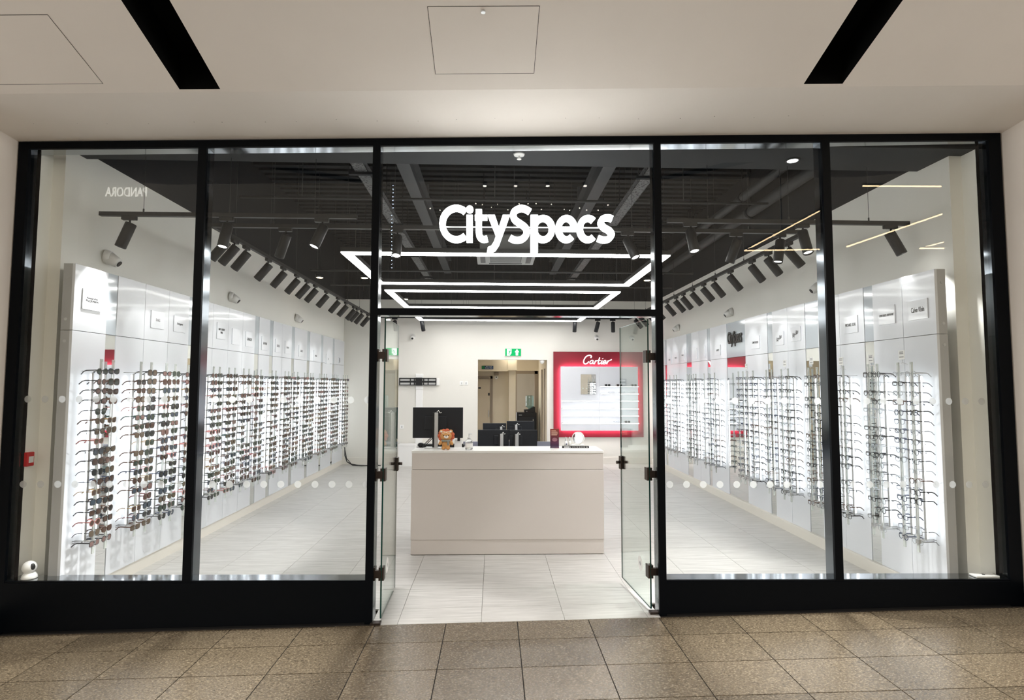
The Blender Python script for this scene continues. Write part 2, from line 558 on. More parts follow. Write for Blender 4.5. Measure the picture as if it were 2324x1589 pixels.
mall_floor = B().hexa([(-9, -11, fz(-9)-0.10), (9, -11, fz(9)-0.10), (9, 0.03-TH*9, fz(9)-0.10), (-9, 0.03+TH*9, fz(-9)-0.10),
                       (-9, -11, fz(-9)-0.004), (9, -11, fz(9)-0.004), (9, 0.03-TH*9, fz(9)-0.004), (-9, 0.03+TH*9, fz(-9)-0.004)]
                      ).build('mall_floor', M_GROUT_D, label='brown granite slab floor of the mall walkway', kind='structure')
rows_d = [-0.02, -0.30, -0.655, -1.01, -1.365, -1.72, -2.075, -2.43, -2.785]
cols_x = [0.168 + 0.4875*k for k in range(-10, 11)]
g = 0.003
for i in range(len(rows_d)-1):
    for j in range(len(cols_x)-1):
        x0, x1, d1, d0 = cols_x[j]+g, cols_x[j+1]-g, rows_d[i]-g, rows_d[i+1]+g
        b = B()
        b.hexa([FM(x0, d0, fz(x0)-0.012), FM(x1, d0, fz(x1)-0.012), FM(x1, d1, fz(x1)-0.012), FM(x0, d1, fz(x0)-0.012),
                FM(x0, d0, fz(x0)), FM(x1, d0, fz(x1)), FM(x1, d1, fz(x1)), FM(x0, d1, fz(x0))])
        b.build('tile', M_STONE, mall_floor)

# ceiling of the mall: a flatter band over the shopfront, then a plane rising towards the walkway, with two black slots
CR = 0.579                                   # depth of the band
KB, KC = 0.08, 0.316
def CE(x, t, h=0.0):                         # t = distance from the crease towards the walkway, h = how far below the surface
    return (x, -TH*x - CR - t, head_top(x) + KB*CR + KC*t - h)
mc = B()
XA, XB = -3.43, 3.735
SL = [(-1.948, -1.699), (1.933, 2.179)]
TS, TE = 0.022, 2.7
def quad(b, a, c, d, e, m=0): b.add([a, c, d, e], [(0, 1, 2, 3)], m)
quad(mc, FM(XA-0.4, 0.15, head_top(XA)-KB*0.15), FM(XB+0.4, 0.15, head_top(XB)-KB*0.15), CE(XB+0.4, 0), CE(XA-0.4, 0))
quad(mc, CE(XA-1, 0), CE(XB+1, 0), CE(XB+1, TS), CE(XA-1, TS))
edges = [XA-1.0, SL[0][0], SL[0][1], SL[1][0], SL[1][1], XB+1.0]
for k in (0, 2, 4):
    quad(mc, CE(edges[k], TS), CE(edges[k+1], TS), CE(edges[k+1], TE), CE(edges[k], TE))
mall_ceiling = mc.build('ceiling', M_PLASTER, label='sloping off white plaster ceiling over the shopfront', kind='structure')
for (a, c) in SL:
    b = B()
    q = [CE(a, TS), CE(c, TS), CE(c, TE), CE(a, TE)]
    u = [(p[0], p[1], p[2]+0.22) for p in q]
    for i in range(4):
        b.add([q[i], q[(i+1) % 4], u[(i+1) % 4], u[i]], [(0, 1, 2, 3)])
    b.add(u, [(0, 1, 2, 3)])
    b.build('slot', M_BLACKSLOT, mall_ceiling, label='deep black slot in the plaster')
def hatch(x0, x1, t0, t1, lock):
    w = 0.003
    b = B()
    for (xa, xb, ta, tb) in ((x0, x1, t0, t0+w), (x0, x1, t1-w, t1), (x0, x0+w, t0, t1), (x1-w, x1, t0, t1)):
        b.add([CE(xa, ta, 0.0008), CE(xb, ta, 0.0008), CE(xb, tb, 0.0008), CE(xa, tb, 0.0008)], [(0, 1, 2, 3)], 1)
    q = [CE(x0+w, t0+w, 0.0012), CE(x1-w, t0+w, 0.0012), CE(x1-w, t1-w, 0.0012), CE(x0+w, t1-w, 0.0012)]
    b.add(q, [(0, 1, 2, 3)], 0)
    h = b.build('access_hatch', [M_PLASTER, M_SEAM], mall_ceiling)
    if lock:
        p = CE(-0.067, t1-0.03, 0.004)
        B().cyl((p[0], p[1], p[2]+0.006), (p[0], p[1], p[2]-0.004), 0.012, 12).build('hatch_lock', M_SILVER, h)
hatch(-0.364, 0.235, 0.117, 0.540, True)
hatch(-3.2, -2.382, 0.068, 0.509, False)
# small filled screw marks in the band above the shopfront
rs = random.Random(3)
b = B()
for k in range(26):
    x = -3.1 + 0.255*k + rs.uniform(-0.05, 0.05); d = -0.24 + rs.uniform(-0.015, 0.015)
    z = head_top(x) - KB*d - 0.0006
    r = rs.uniform(0.002, 0.0045)
    b.add([FM(x + r*math.cos(2*PI*i/8), d + r*math.sin(2*PI*i/8), z) for i in range(8)], [tuple(range(8))])
b.build('filler_marks', pmat('grey_filler', rgb(150, 142, 134), 0.9, noise=0.1), mall_ceiling, kind='stuff')
# side walls of the recess
b = B()
b.hexa([FM(XA-1.2, -0.55, fz(XA)-0.2), FM(XA, -0.55, fz(XA)-0.2), FM(XA, 0.10, fz(XA)-0.2), FM(XA-1.2, 0.10, fz(XA)-0.2),
        FM(XA-1.2, -0.55, 4.3), FM(XA, -0.55, 4.3), FM(XA, 0.10, 4.3), FM(XA-1.2, 0.10, 4.3)])
wl = b.build('wall_mall_left', M_PLASTER, label='off white plaster wall beside the sunglasses window', kind='structure')
b = B()
b.hexa([FM(XB, -0.55, fz(XB)-0.2), FM(XB+1.2, -0.55, fz(XB)-0.2), FM(XB+1.2, 0.10, fz(XB)-0.2), FM(XB, 0.10, fz(XB)-0.2),
        FM(XB, -0.55, 4.3), FM(XB+1.2, -0.55, 4.3), FM(XB+1.2, 0.10, 4.3), FM(XB, 0.10, 4.3)])
wr = b.build('wall_mall_right', M_PLASTER, label='off white plaster wall beside the optical window', kind='structure')
for nm, xa, xb, x in (('baseboard_mall_left', XA-0.002, XA+0.012, XA), ('baseboard_mall_right', XB-0.012, XB+0.002, XB)):
    b = B()
    b.hexa([FM(xa, -0.55, fz(x)-0.02), FM(xb, -0.55, fz(x)-0.02), FM(xb, -0.002, fz(x)-0.02), FM(xa, -0.002, fz(x)-0.02),
            FM(xa, -0.55, fz(x)+0.15), FM(xb, -0.55, fz(x)+0.15), FM(xb, -0.002, fz(x)+0.15), FM(xa, -0.002, fz(x)+0.15)])
    b.build(nm, M_FRAME, label='black skirting along the %s plaster wall' % ('sunglasses side' if x < 0 else 'optical side'), kind='structure')

# ------------------------------------------------------------------ shopfront frame
DEP = 0.115
SILL = 0.265
TR0, TR1 = 2.116, 2.164
front = thing('shopfront_frame', (0, 0, 0), label='black aluminium shopfront framing with posts and solid plinth', kind='structure')
def member(name, x0, x1, z0, z1, d0=0.0, d1=DEP, slope0=None, slope1=None, parent=None, reveal=True):
    """framing bar: dark outside face, polished inside faces"""
    za0 = z0(x0) if callable(z0) else z0; za1 = z0(x1) if callable(z0) else z0
    zb0 = z1(x0) if callable(z1) else z1; zb1 = z1(x1) if callable(z1) else z1
    b = B()
    p = [FM(x0, d0, za0), FM(x1, d0, za1), FM(x1, d1, za1), FM(x0, d1, za0), FM(x0, d0, zb0), FM(x1, d0, zb1), FM(x1, d1, zb1), FM(x0, d1, zb0)]
    fs = [(3, 2, 1, 0), (4, 5, 6, 7), (0, 1, 5, 4), (1, 2, 6, 5), (2, 3, 7, 6), (3, 0, 4, 7)]
    lip = 0.022                                # matt lip in front of the glass line
    o = b.add(p, [fs[2]], 0)
    q = [FM(x0, d0+lip, za0), FM(x1, d0+lip, za1), FM(x1, d0+lip, zb1), FM(x0, d0+lip, zb0)]
    b.add([p[0], p[1], q[1], q[0]], [(0, 1, 2, 3)], 0); b.add([p[5], p[4], q[3], q[2]], [(0, 1, 2, 3)], 0)
    b.add([p[1], p[5], q[2], q[1]], [(0, 1, 2, 3)], 0); b.add([p[4], p[0], q[0], q[3]], [(0, 1, 2, 3)], 0)
    m = 1 if reveal else 0
    b.add([q[0], q[1], p[2], p[3]], [(0, 1, 2, 3)], m); b.add([q[2], q[3], p[7], p[6]], [(0, 1, 2, 3)], m)
    b.add([q[1], q[2], p[6], p[2]], [(0, 1, 2, 3)], m); b.add([q[3], q[0], p[3], p[7]], [(0, 1, 2, 3)], m)
    b.add([p[2], p[3], p[7], p[6]], [(0, 1, 2, 3)], 0)
    return b.build(name, [M_FRAME, M_SILL if name == 'head_beam' else M_REVEAL], parent or front)
POSTS = [(-3.42, -3.348), (-2.140, -2.080), (-0.884, -0.831), (1.157, 1.208), (2.395, 2.452), (3.630, 3.722)]
for k, (a, c) in enumerate(POSTS):
    base = SILL if k in (1, 4) else (lambda x: fz(x))
    member('side_post' if k in (0, 5) else 'mullion', a, c, base, head_bot)
member('head_beam', POSTS[0][0], POSTS[5][1], head_bot, head_top)
member('transom', POSTS[2][1], POSTS[3][0], TR0, TR1)
for (a, c) in ((POSTS[0][1], POSTS[2][0]), (POSTS[3][1], POSTS[5][0])):
    b = B()
    z0, z1 = fz(a), fz(c)
    b.hexa([FM(a, 0.0, z0+0.012), FM(c, 0.0, z1+0.012), FM(c, DEP, z1+0.012), FM(a, DEP, z0+0.012), FM(a, 0.0, SILL-0.012), FM(c, 0.0, SILL-0.012), FM(c, DEP, SILL-0.012), FM(a, DEP, SILL-0.012)])
    b.build('plinth_panel', M_FRAME, front)
    b = B()
    b.hexa([FM(a, 0.010, z0-0.01), FM(c, 0.010, z1-0.01), FM(c, DEP, z1-0.01), FM(a, DEP, z0-0.01), FM(a, 0.010, z0+0.014), FM(c, 0.010, z1+0.014), FM(c, DEP, z1+0.014), FM(a, DEP, z0+0.014)])
    b.build('plinth_foot', M_BLACK, front)
    b = B(FM)
    b.box(a, c, 0.004, 0.020, SILL-0.012, SILL+0.001, 0)
    b.box(a, c, 0.020, 0.140, SILL-0.012, SILL, 1)
    b.build('sill', [M_FRAME, M_SILL], front)

# panes with their frosted dots
bays = [(POSTS[0][1], POSTS[1][0], SILL, 'first'), (POSTS[1][1], POSTS[2][0], SILL, 'second'), (POSTS[2][1], POSTS[3][0], TR1, 'over the door'),
        (POSTS[3][1], POSTS[4][0], SILL, 'fourth'), (POSTS[4][1], POSTS[5][0], SILL, 'fifth')]
wlabels = ['tall fixed pane in front of the nearest sunglasses rods', 'tall fixed pane between the sunglasses window and the door',
           'pane over the doorway behind the lit shop name', 'tall fixed pane between the doorway and the optical window',
           'tall fixed pane in front of the nearest optical rods']
GD = 0.026
dotmesh = {}
for k, (a, c, z0, _) in enumerate(bays):
    w = thing('window_%d' % (k+1), FM((a+c)/2, GD, z0), label=wlabels[k], kind='structure')
    b = B()
    b.add([FM(a, GD, z0), FM(c, GD, z0), FM(c, GD, head_bot(c)), FM(a, GD, head_bot(a))], [(0, 1, 2, 3)])
    pane = b.build('pane', M_GLASS, w)
    if k == 2: continue
    for zr, xs in ((1.512, -3.275), (0.921, -3.275)):
        x = xs
        while x < 3.6:
            if a + 0.03 < x < c - 0.02 or (a - 0.0 < x < c):
                bb = B()
                n = 18
                ring = [FM(x + 0.0245*math.cos(2*PI*i/n), GD-0.0015, zr + 0.0245*math.sin(2*PI*i/n)) for i in range(n)]
                bb.add(ring, [tuple(range(n))])
                bb.build('dot', M_DOT, pane)
            x += 0.1190

# ------------------------------------------------------------------ glass doors, opened inwards
def glass_door(name, hx, hd, ang, length, hand, label):
    """hinge line at (hx, hd); the leaf runs inwards, ang from the depth direction; hand -1: leaf on the sunglasses side"""
    z0, z1 = fz(hx) + 0.022, TR0 - 0.012
    base = FM(hx, hd, z0)
    d = thing(name, base, label=label, kind='structure')
    ux, uy = math.sin(ang), math.cos(ang)
    nx, ny = uy, -ux
    th = 0.011
    def P(u, n, z): return (base[0] + ux*u + nx*n, base[1] + uy*u + ny*n, z)
    b = B()
    b.hexa([P(0, -th/2, z0), P(0, th/2, z0), P(length, th/2, z0), P(length, -th/2, z0), P(0, -th/2, z1), P(0, th/2, z1), P(length, th/2, z1), P(length, -th/2, z1)])
    me_mi = []
    leaf = b.build('glass_leaf', [M_DOORGLASS, M_GEDGE], d)
    for p in leaf.data.polygons:                # the polished edges show green
        nrm = p.normal
        if abs(nrm.x*nx + nrm.y*ny) < 0.5: p.material_index = 1
    for zc in (0.30, 0.985, 1.83):              # patch hinges
        b = B()
        for s in (-1, 1):
            b.hexa([P(-0.004, s*0.006, zc-0.045), P(-0.004, s*0.018, zc-0.045), P(0.055, s*0.018, zc-0.045), P(0.055, s*0.006, zc-0.045),
                    P(-0.004, s*0.006, zc+0.045), P(-0.004, s*0.018, zc+0.045), P(0.055, s*0.018, zc+0.045), P(0.055, s*0.006, zc+0.045)])
        hx2 = base[0] + hand*0.048
        b.bbox(min(base[0], hx2), max(base[0], hx2), base[1]-0.006, base[1]+0.02, zc-0.026, zc+0.026, 0.002)
        b.bbox(hx2-0.006, hx2+0.006, base[1]-0.008, base[1]+0.05, zc-0.045, zc+0.045, 0.002)
        b.build('hinge', M_BRONZE, d)
    b = B()                                     # lock with a thumb turn on the free edge
    for s in (-1, 1):
        p, q = P(length-0.05, s*0.006, 0), P(length-0.002, s*0.020, 0)
        b.hexa([P(length-0.05, s*0.006, 0.93), P(length-0.05, s*0.02, 0.93), P(length+0.004, s*0.02, 0.93), P(length+0.004, s*0.006, 0.93),
                P(length-0.05, s*0.006, 1.035), P(length-0.05, s*0.02, 1.035), P(length+0.004, s*0.02, 1.035), P(length+0.004, s*0.006, 1.035)])
        b.cyl(P(length-0.024, s*0.02, 0.985), P(length-0.024, s*0.05, 0.985), 0.012, 12)
    b.build('lock', M_BRONZE, d)
    b = B()                                     # round white sticker with a grey lozenge
    n = 20; uc, zc, r = 0.20, 0.30, 0.055
    s = -hand
    ring = [P(uc + r*math.cos(2*PI*i/n), s*0.0065, zc + r*math.sin(2*PI*i/n)) for i in range(n)]
    b.add(ring, [tuple(range(n))], 0)
    q = 0.020
    b.add([P(uc-q, s*0.0075, zc), P(uc, s*0.0075, zc-q), P(uc+q, s*0.0075, zc), P(uc, s*0.0075, zc+q)], [(0, 1, 2, 3)], 1)
    b.build('sticker', [M_WHITE, M_PANELEDGE], leaf)
    return d
glass_door('door_1', -0.780, 0.035, -0.012, 0.60, -1, 'open glass door leaf on the sunglasses side of the doorway')
glass_door('door_2', 1.118, 0.075, -0.085, 0.66, 1, 'open glass door leaf on the optical side of the doorway')
for x0, y0 in ((-0.805, 0.0), (1.135, 0.02)):    # floor pivots
    zz = fz(x0)
    B().bbox(x0-0.035, x0+0.035, y0-0.01, y0+0.04, zz-0.004, zz+0.014, 0.002).build('floor_pivot', M_BRONZE, front)

# lit shop name: nine letters on a slim rail
sign = thing('shop_name_sign', FM(0.23, 0.06, 2.62), label='white illuminated shop name letters hung behind the glass over the doorway', cat='sign')
def arc(cx, cy, rx, ry, a0, a1, n=22):
    return [(cx + rx*math.cos(math.radians(a0 + (a1-a0)*k/n)), cy - ry*math.sin(math.radians(a0 + (a1-a0)*k/n))) for k in range(n+1)]
def smooth(pts, n=5):
    out = []
    for i in range(len(pts)-1):
        p0, p1, p2, p3 = pts[max(i-1, 0)], pts[i], pts[i+1], pts[min(i+2, len(pts)-1)]
        for k in range(n):
            t = k/n
            out.append(tuple(0.5*((2*p1[j]) + (-p0[j]+p2[j])*t + (2*p0[j]-5*p1[j]+4*p2[j]-p3[j])*t*t + (-p0[j]+3*p1[j]-3*p2[j]+p3[j])*t**3) for j in (0, 1)))
    return out + [pts[-1]]
def ribbon(b, pts, hw, place):
    """flat stroke of half width hw along pts (drawing units), given thickness by place(x, y, w)"""
    n = len(pts)
    if not isinstance(hw, (list, tuple)): hw = [hw]*n
    L, R_ = [], []
    for i in range(n):
        d = Vector((pts[min(i+1, n-1)][0] - pts[max(i-1, 0)][0], pts[min(i+1, n-1)][1] - pts[max(i-1, 0)][1])).normalized()
        L.append((pts[i][0] - d.y*hw[i], pts[i][1] + d.x*hw[i])); R_.append((pts[i][0] + d.y*hw[i], pts[i][1] - d.x*hw[i]))
    for i in range(n-1):
        q = [L[i], R_[i], R_[i+1], L[i+1]]
        vs = [place(x, y, 0) for x, y in q] + [place(x, y, 1) for x, y in q]
        fs = [(0, 1, 2, 3), (7, 6, 5, 4), (1, 5, 6, 2), (3, 7, 4, 0)]
        if i == 0: fs.append((0, 4, 5, 1))
        if i == n-2: fs.append((2, 6, 7, 3))
        b.add(vs, fs)
def poly(b, q, place):
    n = len(q)
    vs = [place(x, y, 0) for x, y in q] + [place(x, y, 1) for x, y in q]
    b.add(vs, [tuple(range(n)), tuple(range(2*n-1, n-1, -1))] + [(i, n+i, n+(i+1) % n, (i+1) % n) for i in range(n)])
def shop_name(place, hw, mat, parent):
    """the nine letters of the shop name drawn as strokes"""
    G = [[('r', arc(668, 640, 108, 122, 50, 310))],
         [('p', arc(772, 527, 27, 27, 0, 345, 16)), ('p', [(748, 572), (794, 572), (794, 783), (748, 783)])],
         [('r', smooth([(843, 528), (843, 600), (843, 690), (850, 738), (876, 760), (910, 755)])), ('p', [(812, 572), (908, 572), (908, 610), (812, 610)])],
         [('p', [(912, 572), (966, 572), (1014, 712), (992, 772)]), ('p', [(1030, 572), (1084, 572), (1000, 806), (972, 848), (934, 868), (906, 866), (914, 822), (940, 812), (962, 778)])],
         [('r', smooth([(1240, 546), (1196, 522), (1150, 524), (1112, 556), (1122, 606), (1168, 640), (1208, 674), (1212, 722), (1176, 760), (1126, 766), (1084, 748)]))],
         [('p', [(1246, 572), (1301, 572), (1301, 865), (1246, 865)]), ('r', arc(1342, 680, 70, 83, 160, -160))],
         [('r', arc(1524, 680, 62, 83, 0, 312)), ('p', [(1470, 664), (1610, 664), (1610, 698), (1470, 698)])],
         [('r', arc(1692, 680, 64, 83, 50, 310))],
         [('r', smooth([(1880, 602), (1846, 592), (1806, 602), (1792, 636), (1814, 668), (1852, 690), (1874, 722), (1854, 756), (1812, 765), (1768, 752)]))]]
    for strokes in G:
        b = B()
        for kind, pts in strokes:
            if kind == 'r': ribbon(b, pts, hw, place)
            else: poly(b, pts, place)
        b.build('letter', mat, parent)
def sign_place(x, y, w):
    p = unproj_front(840 + x/3.4176, 320 + y/3.4176, 0.05 + 0.03*w if False else 0.05)
    return (p.x, p.y + 0.03*w, p.z)
def unproj_front(px, py, d=0.05):
    A = camera_axes()
    r = A @ Vector(((px-IW/2)/FPX, -(py-IH/2)/FPX, -1.0))
    t = (d - CAM_Y)/(r.y + TH*r.x)
    return Vector((0, CAM_Y, CAM_Z)) + r*t
shop_name(sign_place, 23.5, E_SIGN, sign)
B(FM).box(-0.40, 0.86, 0.080, 0.088, 2.775, 2.782).build('rail', M_SILVER, sign)

# ------------------------------------------------------------------ shop shell
WLX, WRX, WBY = -3.17, 3.45, 7.72
ZC, ZD = 3.41, 4.50
PL, PR = -3.06, 3.30                            # faces of the display panels
def sz(x, y):                                   # the floor is eased to the sloping walkway at the threshold
    return max(-0.03, min(0.03, fz(x)))*max(0.0, 1 - max(y, 0)/0.6)
floor = B().box(-3.6, 3.8, 0.17, WBY+4, -0.14, -0.045).build('floor', M_GROUT_L, label='pale porcelain tiled shop floor', kind='structure')
floor.data.vertices  # slab under the tiles
ty = [-0.03] + [0.245 + 0.364*k for k in range(0, 22)]
tx = [-0.655 + 0.5755*k for k in range(-5, 9)]
g = 0.0013
for i in range(len(ty)-1):
    for j in range(len(tx)-1):
        x0, x1, y0, y1 = tx[j]+g, tx[j+1]-g, ty[i]+g, min(ty[i+1]-g, WBY)
        if x1 < -3.3 or x0 > 3.5 or y0 > WBY: continue
        x0, x1 = max(x0, -3.3), min(x1, 3.5)
        ya, yb = y0, y0
        if i == 0:
            if x1 < -0.8 or x0 > 1.15: ya, yb = 0.06-TH*x0, 0.06-TH*x1
            else:
                x0, x1 = max(x0, -0.831), min(x1, 1.157)
                ya, yb = -0.017-TH*x0, -0.017-TH*x1
        b = B()
        b.hexa([(x0, ya, sz(x0, ya)-0.01), (x1, yb, sz(x1, yb)-0.01), (x1, y1, sz(x1, y1)-0.01), (x0, y1, sz(x0, y1)-0.01),
                (x0, ya, sz(x0, ya)), (x1, yb, sz(x1, yb)), (x1, y1, sz(x1, y1)), (x0, y1, sz(x0, y1))])
        b.build('tile', M_TILE, floor)

# side walls: white below, dark above the lighting line; a short deeper stretch next to the shopfront
def wlx(y): return -3.257 + (y-0.29)*(0.157/7.43)
def wrx(y): return 3.532 - (y-0.18)*(0.152/7.54)
def wlz(y): return 3.460 - (y-0.29)*(0.070/7.43)
def wrz(y): return 3.450 - (y-0.18)*(0.060/7.54)
YE = WBY + 0.12
def side_wall(x, z, y0, sgn, nm, lb, up):
    b = B()
    zb0, zb1 = (-0.02, -0.02) if not up else (z(y0), z(YE))
    zt0, zt1 = (z(y0), z(YE)) if not up else (ZD+0.05, ZD+0.05)
    o = 0.3*sgn
    p = [(x(y0), y0, zb0), (x(y0)+o, y0, zb0), (x(YE)+o, YE, zb1), (x(YE), YE, zb1), (x(y0), y0, zt0), (x(y0)+o, y0, zt0), (x(YE)+o, YE, zt1), (x(YE), YE, zt1)]
    b.hexa(p)
    return b.build(nm, M_CEIL if up else M_WALL, label=lb, kind='structure')
side_wall(wlx, wlz, 0.29, -1, 'wall_left', 'white wall behind the sunglasses displays', False)
side_wall(wrx, wrz, 0.18, 1, 'wall_right', 'white wall behind the optical displays', False)
side_wall(wlx, wlz, 0.29, -1, 'wall_left_upper', 'dark painted upper wall over the sunglasses side', True)
side_wall(wrx, wrz, 0.18, 1, 'wall_right_upper', 'dark painted upper wall over the optical side', True)
B().box(-3.60, -3.348, 0.14, 0.295, -0.02, 3.43).build('wall_left_return', M_WALL, label='white return wall next to the sunglasses window', kind='structure')
B().box(3.630, 3.9, 0.02, 0.19, -0.02, 3.45).build('wall_right_return', M_WALL, label='white return wall next to the optical window', kind='structure')
# back wall with the opening to the back rooms
OX0, OX1, OZ = -0.335, 1.105, 2.147
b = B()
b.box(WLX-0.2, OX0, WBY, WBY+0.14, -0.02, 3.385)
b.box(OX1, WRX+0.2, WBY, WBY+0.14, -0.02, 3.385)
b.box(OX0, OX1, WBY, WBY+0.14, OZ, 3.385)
wall_b = b.build('wall_back', pmat('white_wall_paint_darkened', rgb(226, 224, 217), 0.8, noise=0.015, nscale=3, bump=0.06, bscale=60, spec=0.25), label='white back wall of the shop with a wide opening', kind='structure')  # same white paint as the side walls, colour darkened to tone down strong light
# dark corrugated upper back wall and roof deck
b = B()
b.box(WLX-0.2, WRX+0.2, WBY+0.03, WBY+0.14, 3.385, ZD+0.05)
x = WLX
while x < WRX:
    b.box(x, x+0.06, WBY-0.005, WBY+0.035, 3.385, ZD+0.02); x += 0.13
b.build('wall_back_upper', M_CEIL, label='dark ribbed cladding over the white back wall', kind='structure')
b = B()
b.box(WLX-0.2, WRX+0.2, 0.05, WBY+0.2, ZD+0.04, ZD+0.12)
y = 0.5
while y < WBY:
    b.box(WLX, WRX, y, y+0.10, ZD, ZD+0.05); y += 0.19
b.build('ceiling_deck', M_CEIL, label='black ribbed roof deck above the shop', kind='structure')
b = B()
b.box(-3.36, 3.66, DEP-0.07, 0.50, ZC, ZC+0.10)
b.box(-3.36, 3.66, 0.46, 0.50, ZC+0.1, ZD+0.05)
b.build('ceiling_soffit', M_SOFFIT, label='grey plasterboard soffit just inside the shopfront', kind='structure')
B().box(-4, 4.2, -0.06, 0.05, 3.50, ZD+0.1).build('wall_front_upper', M_CEIL, label='dark upstand above the shopfront head', kind='structure')
# skirtings
B().box(WLX-0.05, PL-0.012, 0.2, WBY, 0.0, 0.104).build('baseboard_left', M_SKIRT, label='pale skirting under the sunglasses panels', kind='structure')
B().box(PR-0.022, WRX+0.05, 0.2, WBY, 0.0, 0.104).build('baseboard_right', M_SKIRT, label='pale skirting under the optical panels', kind='structure')
b = B()
b.bbox(WLX, OX0, WBY-0.016, WBY, 0.0, 0.14, 0.003)
b.build('baseboard_back', M_SKIRT, label='pale skirting along the back wall', kind='structure')
B().bbox(OX1, WRX, WBY-0.016, WBY, 0.0, 0.14, 0.003).build('baseboard_back_end', M_SKIRT, label='pale skirting under the red brand display', kind='structure')

# ------------------------------------------------------------------ display panels and mirror strips
GAP = 0.0016
PZ0, PZS, PZ1 = 0.106, 2.010, 2.500
def bay(side, y0, y1, kind, plaque, label):
    """one bay of the wall: upper and lower board, with a name plaque where there is one"""
    X = PL if side < 0 else PR
    s = 1 if side < 0 else -1                   # direction into the shop
    back = (WLX+0.002) if side < 0 else (WRX-0.002)
    t = thing('wall_mirror' if kind == 'm' else 'display_bay', (X - s*0.02, (y0+y1)/2, PZ0), label=label,
              cat='mirror' if kind == 'm' else 'panel', group='mirror strips between the display panels' if kind == 'm' else 'white gloss display panels')
    Xf = X - s*0.004 if kind == 'm' else X
    mats = [M_MIRROR if kind == 'm' else M_PANEL, M_PANELEDGE]
    zs = [(PZ0, PZS-0.002, 'lower_board'), (PZS+0.002, PZ1, 'upper_board')]
    for za, zb, nm in zs:
        b = B()
        if kind == 'm' : b.box(Xf - s*0.02, Xf, y0+GAP, y1-GAP, za, zb)
        else: b.bbox(Xf - s*0.02, Xf, y0+GAP, y1-GAP, za, zb, 0.0012)
        # carcass behind the board
        cd = min(0.085, abs(X - (wlx(y1) if side < 0 else wrx(y1))) - 0.012)
        b.box(Xf - s*0.02, Xf - s*cd, y0+GAP*2, y1-GAP*2, za, zb, 1)
        o = b.build(nm, [M_GREYGLOSS, M_PANELEDGE] if (kind == 'm' and nm == 'upper_board') else mats, t)
    if plaque:
        txt, w, h, zc, style = plaque
        yc = (y0+y1)/2
        pb = B().bbox(X, X + s*0.008, yc-w/2, yc+w/2, zc-h/2, zc+h/2, 0.001).build('name_plaque', M_PLAQUE, t)
        if txt:
            tw, thh, sh, off, rise = style
            def place(u, v, ww):
                yy = yc + s*(-1)*(-(u-0.5)*tw) if side < 0 else yc - (u-0.5)*tw
                if side < 0: yy = yc + (u-0.5)*tw
                return (X + s*(0.0085 + 0.001*ww), yy, zc + (v-0.5)*thh + rise*(u-0.5))
            letter_obj('lettering', txt, place, True, M_INK, pb, offset=off, shear=sh, res=2)
    return t

